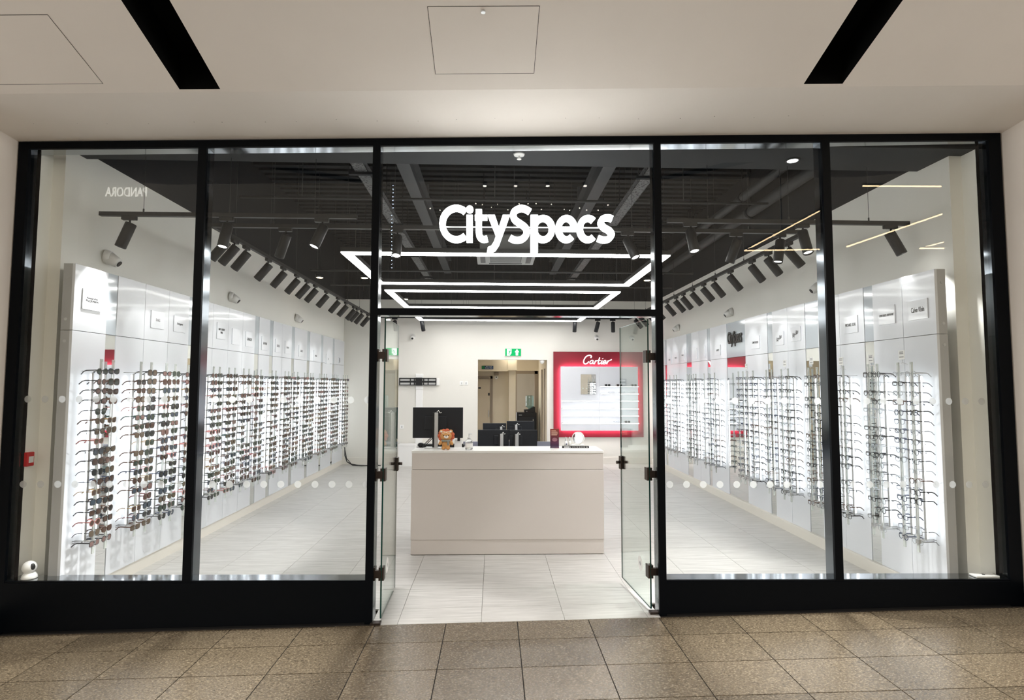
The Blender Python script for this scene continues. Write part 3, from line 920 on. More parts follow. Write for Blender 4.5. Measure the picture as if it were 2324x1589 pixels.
ST = lambda w, h, sh=0.0, off=0.0, rise=0.0: (w, h, sh, off, rise)
left_bays = [
    (0.172, 0.530, 'p', ('Alexander\nMcQUEEN', 0.20, 0.155, 2.255, ST(0.13, 0.040)), 'white panel nearest the shopfront with a small two line plaque, sunglasses wall'),
    (0.530, 0.650, 'm', None, 'narrow mirror strip nearest the shopfront on the sunglasses wall'),
    (0.650, 1.015, 'p', None, 'blank white panel between the first mirror strip and the lettered plaques, sunglasses wall'),
    (1.015, 1.380, 'p', ('D & G', 0.20, 0.155, 2.200, ST(0.06, 0.026)), 'white panel with a plaque of three dark blocks, sunglasses wall'),
    (1.380, 1.735, 'p', ('Ferragamo', 0.20, 0.155, 2.200, ST(0.10, 0.030, 0.3)), 'white panel with a plaque of dark script, sunglasses wall'),
    (1.735, 1.860, 'm', None, 'second mirror strip from the shopfront on the sunglasses wall'),
    (1.860, 2.220, 'p', None, 'blank white panel behind the first mullion, sunglasses wall'),
    (2.220, 2.580, 'p', ('SAINT LAURENT\nPARIS', 0.20, 0.185, 2.215, ST(0.145, 0.060, 0, 0.012)), 'white panel with a square plaque of bold capitals, sunglasses wall'),
    (2.580, 2.950, 'p', ('', 0.20, 0.185, 2.180, None), 'white panel with an unlettered plaque beside the bold capitals, sunglasses wall'),
    (2.950, 3.305, 'p', ('GIVENCHY', 0.20, 0.185, 2.180, ST(0.14, 0.035)), 'white panel with a faint plaque before the third mirror strip, sunglasses wall'),
    (3.305, 3.430, 'm', None, 'third mirror strip from the shopfront on the sunglasses wall'),
    (3.430, 3.790, 'p', ('BALMAIN', 0.20, 0.185, 2.165, ST(0.12, 0.032)), 'single white panel between the third and fourth mirror strips, sunglasses wall'),
    (3.790, 3.900, 'm', None, 'fourth mirror strip from the shopfront on the sunglasses wall'),
    (3.900, 4.250, 'p', ('BOSS', 0.20, 0.185, 2.165, ST(0.09, 0.035, 0, 0.01)), 'white panel just past the fourth mirror strip, sunglasses wall'),
    (4.250, 4.630, 'p', ('CHLOE', 0.20, 0.185, 2.165, ST(0.10, 0.028)), 'white panel just before the fifth mirror strip, sunglasses wall'),
    (4.630, 4.750, 'm', None, 'fifth mirror strip from the shopfront on the sunglasses wall'),
    (4.750, 5.340, 'p', ('GUCCI', 0.22, 0.185, 2.150, ST(0.10, 0.035, 0, 0.01)), 'wide white panel just past the fifth mirror strip, sunglasses wall'),
    (5.340, 5.470, 'm', None, 'sixth mirror strip from the shopfront on the sunglasses wall'),
    (5.470, 6.090, 'p', ('PRADA', 0.22, 0.185, 2.110, ST(0.10, 0.03)), 'wide white panel just past the sixth mirror strip, sunglasses wall'),
    (6.090, 6.200, 'm', None, 'seventh mirror strip from the shopfront on the sunglasses wall'),
    (6.200, 6.810, 'p', ('TF', 0.22, 0.185, 2.090, ST(0.05, 0.035)), 'wide white panel just past the seventh mirror strip, sunglasses wall'),
    (6.810, 6.920, 'm', None, 'eighth mirror strip from the shopfront on the sunglasses wall'),
    (6.920, 7.640, 'p', ('B', 0.10, 0.12, 2.10, ST(0.06, 0.09, 0, 0.02)), 'last white panel before the back corner, sunglasses wall'),
]
right_bays = [
    (0.085, 0.430, 'p', ('Calvin Klein', 0.20, 0.155, 2.215, ST(0.135, 0.040)), 'white panel nearest the shopfront with a plaque of thin rounded letters, optical wall'),
    (0.430, 0.790, 'p', ('EMPORIO ARMANI', 0.20, 0.155, 2.215, ST(0.165, 0.020)), 'white panel with a plaque of small capitals and an eagle mark, optical wall'),
    (0.790, 0.910, 'm', None, 'narrow mirror strip nearest the shopfront on the optical wall'),
    (0.910, 1.270, 'p', ('MICHAEL KORS', 0.20, 0.155, 2.185, ST(0.15, 0.028)), 'white panel with a plaque of pale thin capitals beside the first mirror strip, optical wall'),
    (1.270, 1.630, 'p', None, 'blank white panel behind the fourth mullion, optical wall'),
    (1.630, 1.870, 'm', None, 'broad mirror strip second from the shopfront on the optical wall'),
    (1.870, 2.230, 'p', ('Ray-Ban', 0.20, 0.155, 2.185, ST(0.12, 0.062, 0.35, 0.0, 0.04)), 'white panel with slanted script plaque beside the broad mirror strip, optical wall'),
    (2.230, 2.580, 'p', ('Ray-Ban', 0.20, 0.155, 2.165, ST(0.12, 0.062, 0.35, 0.0, 0.04)), 'white panel with slanted script plaque beside the third mirror strip, optical wall'),
    (2.580, 2.700, 'm', None, 'third mirror strip from the shopfront on the optical wall'),
    (2.700, 3.310, 'p', ('TOMMY HILFIGER', 0.22, 0.155, 2.165, ST(0.17, 0.028)), 'wide white panel with a faint plaque beside the black shop name, optical wall'),
    (3.310, 3.900, 'm', None, 'wide mirror panel carrying the small black shop name, optical wall'),
    (3.900, 4.520, 'p', ('OAKLEY', 0.20, 0.155, 2.140, ST(0.10, 0.03, 0, 0.01)), 'wide white panel just past the shop name mirror, optical wall'),
    (4.520, 4.630, 'm', None, 'mirror strip next after the shop name mirror, optical wall'),
    (4.630, 4.985, 'p', ('', 0.20, 0.185, 2.150, None), 'first of two white panels with unlettered plaques, optical wall'),
    (4.985, 5.340, 'p', ('', 0.20, 0.185, 2.140, None), 'second of two white panels with unlettered plaques, optical wall'),
    (5.340, 5.580, 'm', None, 'broad mirror strip deep in the shop on the optical wall'),
    (5.580, 5.950, 'p', ('VOGUE', 0.20, 0.185, 2.150, ST(0.10, 0.025)), 'first of three deep white panels past the broad mirror, optical wall'),
    (5.950, 6.320, 'p', ('VERSACE', 0.20, 0.185, 2.120, ST(0.12, 0.025)), 'second of three deep white panels past the broad mirror, optical wall'),
    (6.320, 6.690, 'p', ('DIOR', 0.20, 0.185, 2.100, ST(0.09, 0.03)), 'third of three deep white panels past the broad mirror, optical wall'),
    (6.690, 6.800, 'm', None, 'last mirror strip before the back corner, optical wall'),
    (6.800, 7.400, 'p', None, 'last white panel before the back corner, optical wall'),
]
for r in left_bays: bay(-1, *r)
for r in right_bays: bay(1, *r)
# screw caps on the two end faces
for o in list(bpy.data.objects):
    if o.name in ('display_bay',) : first_left = o
first_right = [o for o in bpy.data.objects if o.get('label', '').startswith('white panel nearest the shopfront') and 'optical' in o['label']][0]
for bay_o, y, x in ((first_left, 0.174, -3.112), (first_right, 0.087, 3.355)):
    for z in (2.40, 2.09, 1.93):
        B().cyl((x, y+0.004, z), (x, y-0.003, z), 0.011, 14).build('screw_cap', M_PANELEDGE if z > 2.2 else M_SILVER, bay_o)
# small black shop name on the wide mirror
logo = thing('shop_name_lettering', (PR-0.006, 3.61, 2.155), label='small black shop name letters fixed to the wide mirror panel', cat='lettering')
shop_name(lambda x, y, w: (PR - 0.006 - 0.012*w, 3.835 - 0.45*(x-530)/1372, 2.37 - 0.215*(y-490)/378), 26, M_BLACK, logo)

# ------------------------------------------------------------------ display rods with their light strips
RODZ0, RODZ1 = 0.385, 1.805
RLX, RRX = -2.92, 3.17
def rod_meshes(s):
    """rod unit around its own foot at the rod line; s = direction into the shop; wall lies at -s"""
    out = {}
    H = RODZ1 - RODZ0
    b = B(); b.bbox(-0.006, 0.006, -0.011, 0.011, 0, H, 0.002); b.box(0.006*s, 0.0075*s, -0.004, 0.004, 0.05, H-0.02, 1)
    out['rod'] = b.mesh('rod', [M_ACRYL, M_ALU])
    tx_ = -s*0.062
    b = B(); b.bbox(tx_+s*0.001, tx_+s*0.007, -0.0085, 0.0085, 0.09, H-0.10, 0.001)
    out['light_strip'] = b.mesh('light_strip', [M_ALU])
    b = B(); b.box(tx_ + s*0.001, tx_ - s*0.013, -0.0075, 0.0075, 0.10, H-0.11)
    out['diffuser'] = b.mesh('diffuser', [E_TUBE])
    b = B()
    for z in (0.075, 0.090): b.tube([(0, 0.011, z), (-s*0.142, 0.011, z)], 0.0025, 5); b.tube([(0, -0.011, z), (-s*0.142, -0.011, z)], 0.0025, 5)
    b.box(-0.010, 0.010, -0.016, 0.016, 0.068, 0.098)
    out['foot_bracket'] = b.mesh('foot_bracket', [M_STEELW])
    b = B()
    b.tube([(0, 0, H-0.09), (-s*0.142, 0, H-0.09)], 0.0022, 5)
    out['top_bracket'] = b.mesh('top_bracket', [M_STEELW])
    return out
RM = {-1: rod_meshes(1), 1: rod_meshes(-1)}
def sc_y(lst, k): return [(v+4.018)*k - 4.018 for v in lst]
left_rods = sc_y([.23, .36, .70, .84, 1.06, 1.20, 1.42, 1.56, 1.90, 2.03, 2.24, 2.38, 2.60, 2.74, 2.95, 3.09, 3.44, 3.57, 3.90, 4.03, 4.25, 4.40,
                  4.71, 4.83, 4.99, 5.10, 5.45, 5.58, 5.70, 5.84, 6.18, 6.31, 6.44, 6.56, 6.92, 7.07, 7.23], 2.92/2.88)
right_rods = sc_y([.12, .26, .50, .61, .95, 1.09, 1.36, 1.51, 1.90, 2.04, 2.26, 2.38, 2.72, 2.87, 2.99, 3.12, 3.91, 4.11, 4.30, 4.65, 4.76,
                   4.93, 5.04, 5.59, 5.72, 5.95, 6.09, 6.30, 6.44, 6.75, 6.88], 3.17/3.12)
for side, rods, X in ((-1, left_rods, RLX), (1, right_rods, RRX)):
    wallname = 'sunglasses wall' if side < 0 else 'optical wall'
    for i, y in enumerate(rods):
        t = thing('display_rod', (X, y, RODZ0), label='%s display rod from the shopfront with light strip behind, %s' % (ORD[i+1], wallname), cat='display rod',
                  group='display rods on the %s' % wallname)
        for nm in ('rod', 'foot_bracket', 'top_bracket'):
            link_mesh(nm, RM[side][nm], t)
        ls = link_mesh('light_strip', RM[side]['light_strip'], t)
        link_mesh('diffuser', RM[side]['diffuser'], ls)

# white price cards clipped over some optical rods
M_FAINT = pmat('pale_grey_print', rgb(150, 150, 152), 0.6, noise=0.05)
for i, (ya, zc) in enumerate(((0.27, 1.862), (0.63, 1.850), (1.04, 1.845), (1.52, 1.87), (2.04, 1.865), (2.98, 1.86))):
    t = thing('price_card', (RRX-0.01, ya, zc-0.035), label='%s white price card from the shopfront above the optical rods' % ORD[i+1], cat='price card', group='price cards above the optical rods')
    B().bbox(RRX-0.012, RRX-0.009, ya-0.032, ya+0.032, zc-0.035, zc+0.035, 0.0008).build('card', M_WHITE, t)
    for k, w in enumerate((0.040, 0.040, 0.046)):
        B().box(RRX-0.0128, RRX-0.0121, ya-w/2, ya+w/2, zc+0.018-0.012*k-(0.014 if k == 2 else 0), zc+0.025-0.012*k-(0.014 if k == 2 else 0)).build('printed_line', M_FAINT, t)
    B().tube([(RRX-0.0095, ya, zc-0.03), (RRX-0.004, ya, zc-0.06), (RRX, ya-0.05, zc-0.075)], 0.0015, 5).tube([(RRX-0.004, ya, zc-0.06), (RRX, ya+0.06, zc-0.075)], 0.0015, 5).build('clip', M_STEELW, t)

# ------------------------------------------------------------------ spectacles
def outline(shape, n=16):
    """rim outline around the lens centre (y across, z up), about 50 x 42 mm"""
    pts = []
    for i in range(n):
        t = 2*PI*i/n
        c, s_ = math.cos(t), math.sin(t)
        if shape == 'round': w, h, e = 0.0235, 0.0235, 1.0
        elif shape == 'square': w, h, e = 0.0255, 0.0210, 0.45
        elif shape == 'oversized': w, h, e = 0.0285, 0.0265, 0.65
        elif shape == 'cat-eye': w, h, e = 0.0265, 0.0210, 0.75
        elif shape == 'aviator': w, h, e = 0.0265, 0.0245, 0.8
        else: w, h, e = 0.0250, 0.0165, 0.5      # rectangular
        y = w*math.copysign(abs(c)**e, c); z = h*math.copysign(abs(s_)**e, s_)
        if shape == 'cat-eye': z += 0.006*max(0, y/w)*(1 if z > 0 else 0.3)
        if shape == 'aviator': y *= 1 + 0.0*z; z -= 0.002 if z < 0 else 0; y -= 0.004*min(0, z/h)*(-1)
        pts.append((y*0.90, z*0.94))
    return pts
LC = 0.0300                                     # half distance of the lens centres
def spec_parts(shape, rim, lens_r=1.0):
    """front lies in the plane x = 0 looking to +x; temples run to -x"""
    P = {}
    ol = outline(shape)
    b = B()
    for s in (-1, 1):
        b.tube([(-0.0025*abs(y*s+0.0)/0.03, s*(LC + y), z) for (y, z) in ol], rim, 5, closed=True)
    b.tube([(0.001, -LC+0.022, 0.006), (0.004, 0, 0.009), (0.001, LC-0.022, 0.006)], rim*0.95, 5)
    P['front_frame'] = b
    lens = []
    for s in (-1, 1):
        q = B()
        ring = [(-0.0008, s*(LC + y*0.97), z*0.97) for (y, z) in ol]
        n = len(ring)
        q.add(ring + [(0.0022, s*LC, 0)], [(i, (i+1) % n, n) for i in range(n)], 0, True)
        lens.append(q)
    P['lens'] = lens
    tm = []
    for s in (-1, 1):
        q = B()
        ye = s*(LC + max(p[0] for p in ol))
        q.tube([(-0.001, ye, 0.009), (-0.012, ye*1.02, 0.009), (-0.085, ye*0.99, 0.007), (-0.105, ye*0.96, 0.0), (-0.128, ye*0.92, -0.022)],
               0.002, 5, flat=(max(rim*1.7, 0.0028), max(rim*0.8, 0.0016)))
        tm.append(q)
    P['temple'] = tm
    return P
SUN_FR = [('black', rgb(20, 20, 22)), ('tortoiseshell', rgb(82, 52, 34)), ('dark grey', rgb(58, 60, 64)), ('olive', rgb(72, 74, 52)),
          ('gold', rgb(158, 128, 78)), ('rose', rgb(176, 112, 108)), ('navy', rgb(36, 46, 72)), ('dark red', rgb(98, 42, 44)), ('deep green', rgb(36, 70, 64))]
OPT_FR = [('black', rgb(20, 21, 24)), ('charcoal', rgb(52, 54, 60)), ('silver', rgb(150, 152, 156)), ('navy', rgb(34, 42, 74)), ('brown', rgb(92, 66, 52)), ('crystal', rgb(196, 200, 204))]
SUN_LENS = [rgb(44, 46, 46), rgb(74, 56, 48), rgb(54, 66, 58), rgb(92, 80, 66), rgb(118, 92, 88), rgb(60, 72, 84)]
FRM = {}
def fr_mat(name, c):
    return pmat('frame_' + name.replace(' ', '_'), c, 0.28, metal=0.6 if name in ('gold', 'silver') else 0.0, noise=0.25 if name == 'tortoiseshell' else 0.05, nscale=160, alpha=0.55 if name == 'crystal' else 1.0)
def sun_lens_mat(k):
    return pmat('sun_lens_%d' % k, SUN_LENS[k], 0.08, spec=0.6, noise=0.05, nscale=60)
M_CLEARLENS = glass_mat('clear_lens', (0.95, 0.97, 0.98))
JOIN, SPLIT = {}, {}
def spec_mesh(shape, cname, cval, lens, thin, sun):
    key = (shape, cname, lens, thin, sun)
    if key in JOIN: return JOIN[key]
    P = spec_parts(shape, 0.0014 if thin else 0.0025)
    b = B()
    for q, m in [(P['front_frame'], 0)] + [(l, 1) for l in P['lens']] + [(t, 0) for t in P['temple']]:
        b.add(q.v, q.f, m, True)
    lm = sun_lens_mat(lens) if sun else M_CLEARLENS
    JOIN[key] = b.mesh('spectacles', [fr_mat(cname, cval), lm])
    SPLIT[key] = (P['front_frame'].mesh('front_frame', [fr_mat(cname, cval)]), [l.mesh('lens', [lm]) for l in P['lens']], [t.mesh('temple', [fr_mat(cname, cval)]) for t in P['temple']])
    return JOIN[key]
rowsN, ROWZ0, ROWDZ = 18, 1.712, 0.0735
rest = {}
for side, rods, X in ((-1, left_rods, RLX), (1, right_rods, RRX)):
    sun = side < 0
    s = 1 if sun else -1
    base = 'sunglasses' if sun else 'spectacles'
    count = 0
    bulk = B(); bulk_mats = []
    for i, y in enumerate(rods):
        rr = random.Random(100*i + (7 if sun else 3))
        fav = rr.choice(SUN_FR[:4]) if sun else rr.choice([OPT_FR[0], OPT_FR[0], OPT_FR[1], OPT_FR[3]])
        favshape = rr.choice(['round', 'square', 'oversized', 'aviator', 'cat-eye'] if sun else ['round', 'rectangular', 'square', 'rectangular'])
        for k in range(rowsN):
            if rr.random() < (0.05 if sun else 0.09): continue
            c = fav if rr.random() < 0.45 else rr.choice(SUN_FR if sun else OPT_FR)
            shape = favshape if rr.random() < 0.5 else rr.choice(['round', 'square', 'oversized', 'aviator', 'cat-eye'] if sun else ['round', 'rectangular', 'square', 'cat-eye'])
            lens = rr.randrange(len(SUN_LENS)) if sun else 0
            thin = (shape == 'aviator') or c[0] in ('gold', 'silver') or (not sun and rr.random() < 0.45)
            me = spec_mesh(shape, c[0], c[1], lens, thin, sun)
            z = ROWZ0 - ROWDZ*k + rr.uniform(-0.004, 0.004)
            loc = (X + s*0.010, y + rr.uniform(-0.004, 0.004), z)
            rot = Euler((0, rr.uniform(-0.02, 0.06)*1.0, (0 if sun else PI) + rr.uniform(-0.10, 0.10)))
            label = '%s %s %s, %s from top on %s rod from the shopfront' % (c[0], shape, base, ORD[k+1], ORD[i+1])
            if count < 300:
                count += 1
                grp = 'sunglasses hung on the display rods' if sun else 'optical frames hung on the display rods'
                if i < 4:
                    t = thing('sunglasses' if sun else 'spectacles', loc, label, 'sunglasses' if sun else 'glasses', grp)
                    t.rotation_euler = rot
                    fr, ls, tm = SPLIT[(shape, c[0], lens, thin, sun)]
                    link_mesh('front_frame', fr, t)
                    for q in ls: link_mesh('lens', q, t)
                    for q in tm: link_mesh('temple', q, t)
                else:
                    link_mesh('sunglasses' if sun else 'spectacles', me, None, loc, rot, label=label, cat='sunglasses' if sun else 'glasses', group=grp)
            else:
                M = Matrix.Translation(loc) @ rot.to_matrix().to_4x4()
                ids = []
                for mt in me.materials:
                    if mt not in bulk_mats: bulk_mats.append(mt)
                    ids.append(bulk_mats.index(mt))
                vs = [M @ v.co for v in me.vertices]
                o = len(bulk.v)
                bulk.v += [tuple(v) for v in vs]
                for p in me.polygons:
                    bulk.f.append(tuple(q + o for q in p.vertices)); bulk.mi.append(ids[p.material_index]); bulk.sm.append(True)
    if bulk.v:
        me = bpy.data.meshes.new('rest')
        me.from_pydata(bulk.v, [], bulk.f)
        for mt in bulk_mats: me.materials.append(mt)
        me.polygons.foreach_set('material_index', bulk.mi); me.polygons.foreach_set('use_smooth', bulk.sm)
        me.update()
        link_mesh('far_sunglasses' if sun else 'far_spectacles', me, label='rows of %s on the rods deep in the shop' % ('sunglasses' if sun else 'optical frames'),
                  cat='sunglasses' if sun else 'glasses', kind='stuff')

# ------------------------------------------------------------------ ceiling services
def tray(x, label):
    t = thing('cable_tray', (x, 0.75, 3.60), label=label, cat='cable tray', group='perforated cable trays')
    b = B(); b.box(x-0.06, x+0.06, 0.55, 7.0, 3.60, 3.604); b.box(x-0.06, x-0.056, 0.55, 7.0, 3.60, 3.66); b.box(x+0.056, x+0.06, 0.55, 7.0, 3.60, 3.66)
    b.build('channel', M_PERF, t)
    for y in (1.2, 2.9, 4.6, 6.3):
        b = B(); b.box(x-0.12, x+0.12, y-0.02, y+0.02, 3.575, 3.60)
        for s in (-1, 1): b.cyl((x+s*0.10, y, 3.58), (x+s*0.10, y, ZD), 0.005, 6)
        b.build('hanger', M_CEIL, t)
tray(-1.24, 'perforated cable tray hanging over the sunglasses side')
tray(1.46, 'perforated cable tray hanging over the optical side')
M_BEAM = pmat('grey_beam_paint', rgb(74, 77, 81), 0.6, noise=0.08, nscale=8)
M_PIPE = pmat('dark_pipe_paint', rgb(54, 56, 58), 0.55, noise=0.08, nscale=8)
for x, lb in ((-0.97, 'grey steel beam between the cable tray and the sign, sunglasses side'), (1.22, 'grey steel beam between the cable tray and the sign, optical side')):
    b = B(); b.box(x-0.07, x+0.07, 0.52, WBY, 3.94, 3.955); b.box(x-0.006, x+0.006, 0.52, WBY, 3.955, 4.2); b.box(x-0.07, x+0.07, 0.52, WBY, 4.2, 4.215)
    for y in (1.5, 4.0, 6.5): b.box(x-0.02, x+0.02, y, y+0.04, 4.215, ZD)
    b.build('steel_beam', M_BEAM, label=lb, cat='beam', group='steel beams under the deck')
for x, z, r, lb in ((3.18, 4.03, 0.055, 'upper dark pipe running along the wall above the optical side'), (3.28, 3.84, 0.065, 'lower dark pipe running along the wall above the optical side')):
    t = thing('service_pipe', (x, 0.52, z), label=lb, cat='pipe', group='pipes above the optical side')
    B().cyl((x, 0.52, z), (x, WBY, z), r, 14).build('pipe', M_PIPE, t)
    for y in (1.2, 3.0, 5.0, 6.8):
        B().cyl((x, y, z), (x, y+0.05, z), r+0.01, 14).cyl((x, y+0.025, z), (x, y+0.025, ZD-0.003), 0.006, 6).build('clamp', M_CEIL, t)
for y, z in ((2.4, 3.75), (4.9, 3.42), (6.0, 3.38)):
    t = B().cyl((-2.9, y, z), (3.2, y, z), 0.016, 8)
    for x in (-2.2, 0.0, 2.2): t.cyl((x, y, z), (x, y, ZD), 0.005, 6)
    t.build('conduit', M_PIPE, label='thin dark conduit crossing the ceiling, %s from the shopfront' % {2.4: 'first', 4.9: 'second', 6.0: 'third'}[y], cat='conduit', group='conduits crossing the ceiling')
# cassette air conditioner
M_ACW = pmat('grey_white_plastic', rgb(150, 152, 152), 0.5, noise=0.02)
M_ACG = pmat('grey_grille', rgb(70, 72, 74), 0.6, noise=0.05)
ac = thing('air_conditioner', (0.16, 3.88, 3.40), label='square cassette air conditioner hanging behind the light frame', cat='air conditioner')
B().bbox(-0.25, 0.57, 3.47, 4.29, 3.40, 3.43, 0.008).build('fascia', M_ACW, ac)
B().bbox(-0.20, 0.52, 3.52, 4.24, 3.43, 3.66, 0.02).build('body', M_ACW, ac)
gr = B().box(-0.06, 0.38, 3.66, 4.10, 3.392, 3.401).build('grille', M_ACG, ac)
for k in range(9): B().box(-0.05, 0.37, 3.69+k*0.045, 3.705+k*0.045, 3.386, 3.393).build('slat', M_ACW, gr)
for (x0, x1, y0, y1) in ((-0.20, -0.13, 3.6, 4.16), (0.45, 0.52, 3.6, 4.16), (-0.08, 0.40, 4.17, 4.22), (-0.08, 0.40, 3.54, 3.59)):
    B().box(x0, x1, y0, y1, 3.396, 3.401).build('louvre', M_ACG, ac)
b = B()
for sx in (-0.15, 0.47):
    for sy in (3.56, 4.20): b.cyl((sx, sy, 3.6), (sx, sy, ZD), 0.005, 6)
b.build('hanger', M_CEIL, ac)
# downlights in the dark ceiling void and on the soffit
def downlight(x, y, z, em, label):
    t = thing('downlight', (x, y, z), label=label, cat='downlight', group='small recessed downlights')
    B().lathe([(0.055, 0), (0.055, -0.008), (0.042, -0.010), (0.040, 0)], (x, y, z), 18).build('bezel', M_PIPE, t)
    B().cyl((x, y, z-0.0095), (x, y, z-0.006), 0.040, 16).build('lens', em, t)
downlight(2.36, 0.30, ZC, emat('soffit_downlight', (1, 1, 1), 5.0), 'white downlight in the soffit by the fourth mullion')
for (x, y, lb) in ((-2.75, 4.9, 'warm downlight over the sunglasses side, nearer the wall'), (-2.05, 4.9, 'warm downlight over the sunglasses side, nearer the light frames'),
                   (2.45, 4.9, 'warm downlight over the optical side'), (-1.75, 7.1, 'warm downlight over the back of the shop')):
    t = thing('hanging_downlight', (x, y, 3.30), label=lb, cat='downlight', group='warm downlights hung in the dark ceiling')
    B().lathe([(0.06, 0.0), (0.06, 0.05), (0.02, 0.06)], (x, y, 3.30), 16).build('can', M_CEIL, t)
    B().cyl((x, y, 3.298), (x, y, 3.302), 0.05, 16).build('lens', E_DOWN, t)
    B().cyl((x, y, 3.36), (x, y, ZD), 0.004, 6).build('stem', M_CEIL, t)
# sprinkler head under the soffit
sp = thing('sprinkler', (0.187, 0.27, ZC), label='white sprinkler head under the grey soffit over the doorway', cat='sprinkler')
B().lathe([(0.045, 0), (0.04, -0.012), (0.012, -0.016)], (0.187, 0.27, ZC), 16).build('rose', M_WHITE, sp)
B().cyl((0.187, 0.27, ZC-0.014), (0.187, 0.27, ZC-0.04), 0.007, 8).build('stem', M_WHITE, sp)
B().cyl((0.187, 0.27, ZC-0.038), (0.187, 0.27, ZC-0.042), 0.018, 12).build('deflector', M_WHITE, sp)

# ------------------------------------------------------------------ hanging light frames
LZ = 2.87
def light_frame(y0, y1, label):
    x0, x1, w, h = -1.465, 1.705, 0.095, 0.055
    t = thing('pendant_light', ((x0+x1)/2, (y0+y1)/2, LZ), label=label, cat='ceiling light', group='hanging rectangular light frames')
    for (a, c, d, e, nm) in ((x0, x1, y0, y0+w, 0), (x0, x1, y1-w, y1, 0), (x0, x0+w, y0+w, y1-w, 1), (x1-w, x1, y0+w, y1-w, 1)):
        bar = B().box(a, c, d, e, LZ+0.012, LZ+h).build('bar', M_BLACK, t)
        B().box(a+0.004, c-0.004, d+0.004, e-0.004, LZ, LZ+0.0125).build('diffuser', E_LED, bar)
    for x in (x0+0.05, -0.5, 0.75, x1-0.05):
        for y in (y0+w/2, y1-w/2):
            B().cyl((x, y, LZ+h), (x, y, ZD), 0.0014, 5).build('wire', M_WIRE, t)
light_frame(1.34, 3.03, 'hanging rectangle of light nearest the shopfront')
light_frame(3.50, 5.18, 'middle hanging rectangle of light')
light_frame(6.05, 7.02, 'hanging rectangle of light nearest the back wall')

# ------------------------------------------------------------------ lighting tracks and spotlights
TZ = 2.93
def rail(p0, p1, label, wires):
    t = thing('lighting_track', p0, label=label, cat='lighting track', group='black lighting tracks')
    p0, p1 = Vector(p0), Vector(p1)
    b = B()
    if abs(p1.x-p0.x) > abs(p1.y-p0.y): b.box(p0.x, p1.x, p0.y-0.017, p0.y+0.017, TZ, TZ+0.032)
    else: b.box(p0.x-0.017, p0.x+0.017, p0.y, p1.y, TZ, TZ+0.032)
    b.build('rail', M_SPOT, t)
    for k in range(wires):
        q = p0.lerp(p1, (k+0.5)/wires)
        B().cyl((q.x, q.y, TZ+0.03), (q.x, q.y, ZC if q.y < 0.48 else ZD), 0.0018, 5).cyl((q.x, q.y, TZ+0.03), (q.x, q.y, TZ+0.06), 0.006, 6).build('wire', M_WIRE, t)
rail((-3.08, 0.43, TZ), (-1.09, 0.43, TZ), 'short black track hung just inside the sunglasses window', 3)
rail((1.39, 0.43, TZ), (3.38, 0.43, TZ), 'short black track hung just inside the optical window', 3)
rail((-2.36, 0.72, TZ), (2.69, 0.72, TZ), 'long black track crossing the shop behind the name sign', 5)
rail((-2.36, 0.75, TZ), (-2.36, 7.10, TZ), 'black track running along the sunglasses wall', 8)
rail((2.69, 0.75, TZ), (2.69, 7.10, TZ), 'black track running along the optical wall', 8)
rail((-2.36, 7.12, TZ), (2.69, 7.12, TZ), 'black track crossing in front of the back wall', 5)
MA = B().bbox(-0.06, 0.05, -0.016, 0.016, -0.030, 0.0, 0.003).mesh('adapter', [M_SPOT])
MAY = B().bbox(-0.016, 0.016, -0.05, 0.06, -0.030, 0.0, 0.003).mesh('adapter', [M_SPOT])
MS = B().cyl((0, 0, -0.028), (0, 0, -0.075), 0.0075, 8).mesh('stem', [M_SPOT])
MBAR = B().lathe([(0.036, 0.030), (0.040, 0.026), (0.040, -0.172), (0.037, -0.175), (0.035, -0.150)], (0, 0, 0), 20).mesh('barrel', [M_SPOT])
MLENS = B().cyl((0, 0, -0.160), (0, 0, -0.156), 0.0352, 18).mesh('lens', [E_SPOT])
def spot(x, y, dirv, label, along='y', watts=None, size=34):
    t = thing('track_spotlight', (x, y, TZ), label=label, cat='spotlight', group='black track spotlights')
    link_mesh('adapter', MAY if along == 'y' else MA, t)
    link_mesh('stem', MS, t)
    d = Vector(dirv).normalized()
    br = link_mesh('barrel', MBAR, t, (0, 0, -0.085))
    br.rotation_euler = d.to_track_quat('-Z', 'Y').to_euler()
    link_mesh('lens', MLENS, br)
    ld = bpy.data.lights.new('spot_beam', 'SPOT')
    ld.energy = SPOT_WATTS if watts is None else watts
    ld.color = (1.0, 0.985, 0.965)
    ld.spot_size = math.radians(size)
    ld.spot_blend = 0.55
    ld.shadow_soft_size = 0.03
    lo = bpy.data.objects.new('spot_beam', ld)
    COL.objects.link(lo)
    lo.parent = br
    lo.location = (0, 0, -0.18)
for i, y in enumerate([.95, 1.13, 1.37, 1.90, 2.32, 2.75, 3.12, 3.45, 3.94, 4.53, 5.0, 5.5, 5.74, 6.08, 6.55]):
    spot(-2.36, y, (-0.64, random.uniform(-.06, .06), -0.77), '%s spotlight from the shopfront on the sunglasses wall track' % ORD[i+1])
for i, y in enumerate([1.01, 1.39, 1.74, 2.28, 2.76, 3.11, 3.51, 3.89, 4.21, 4.64, 5.2, 5.7, 6.2, 6.6]):
    spot(2.69, y, (0.64, random.uniform(-.06, .06), -0.77), '%s spotlight from the shopfront on the optical wall track' % ORD[i+1])
for i, (x, d) in enumerate(((-2.85, (-0.33, -0.10, -1)), (-2.10, (-0.05, -0.30, -1)), (-1.36, (-0.30, -0.34, -1)))):
    spot(x, 0.43, d, '%s spotlight from the side wall on the track inside the sunglasses window' % ORD[i+1], 'x', FRONT_WATTS*(0.2 if i == 0 else 1.0), 60)
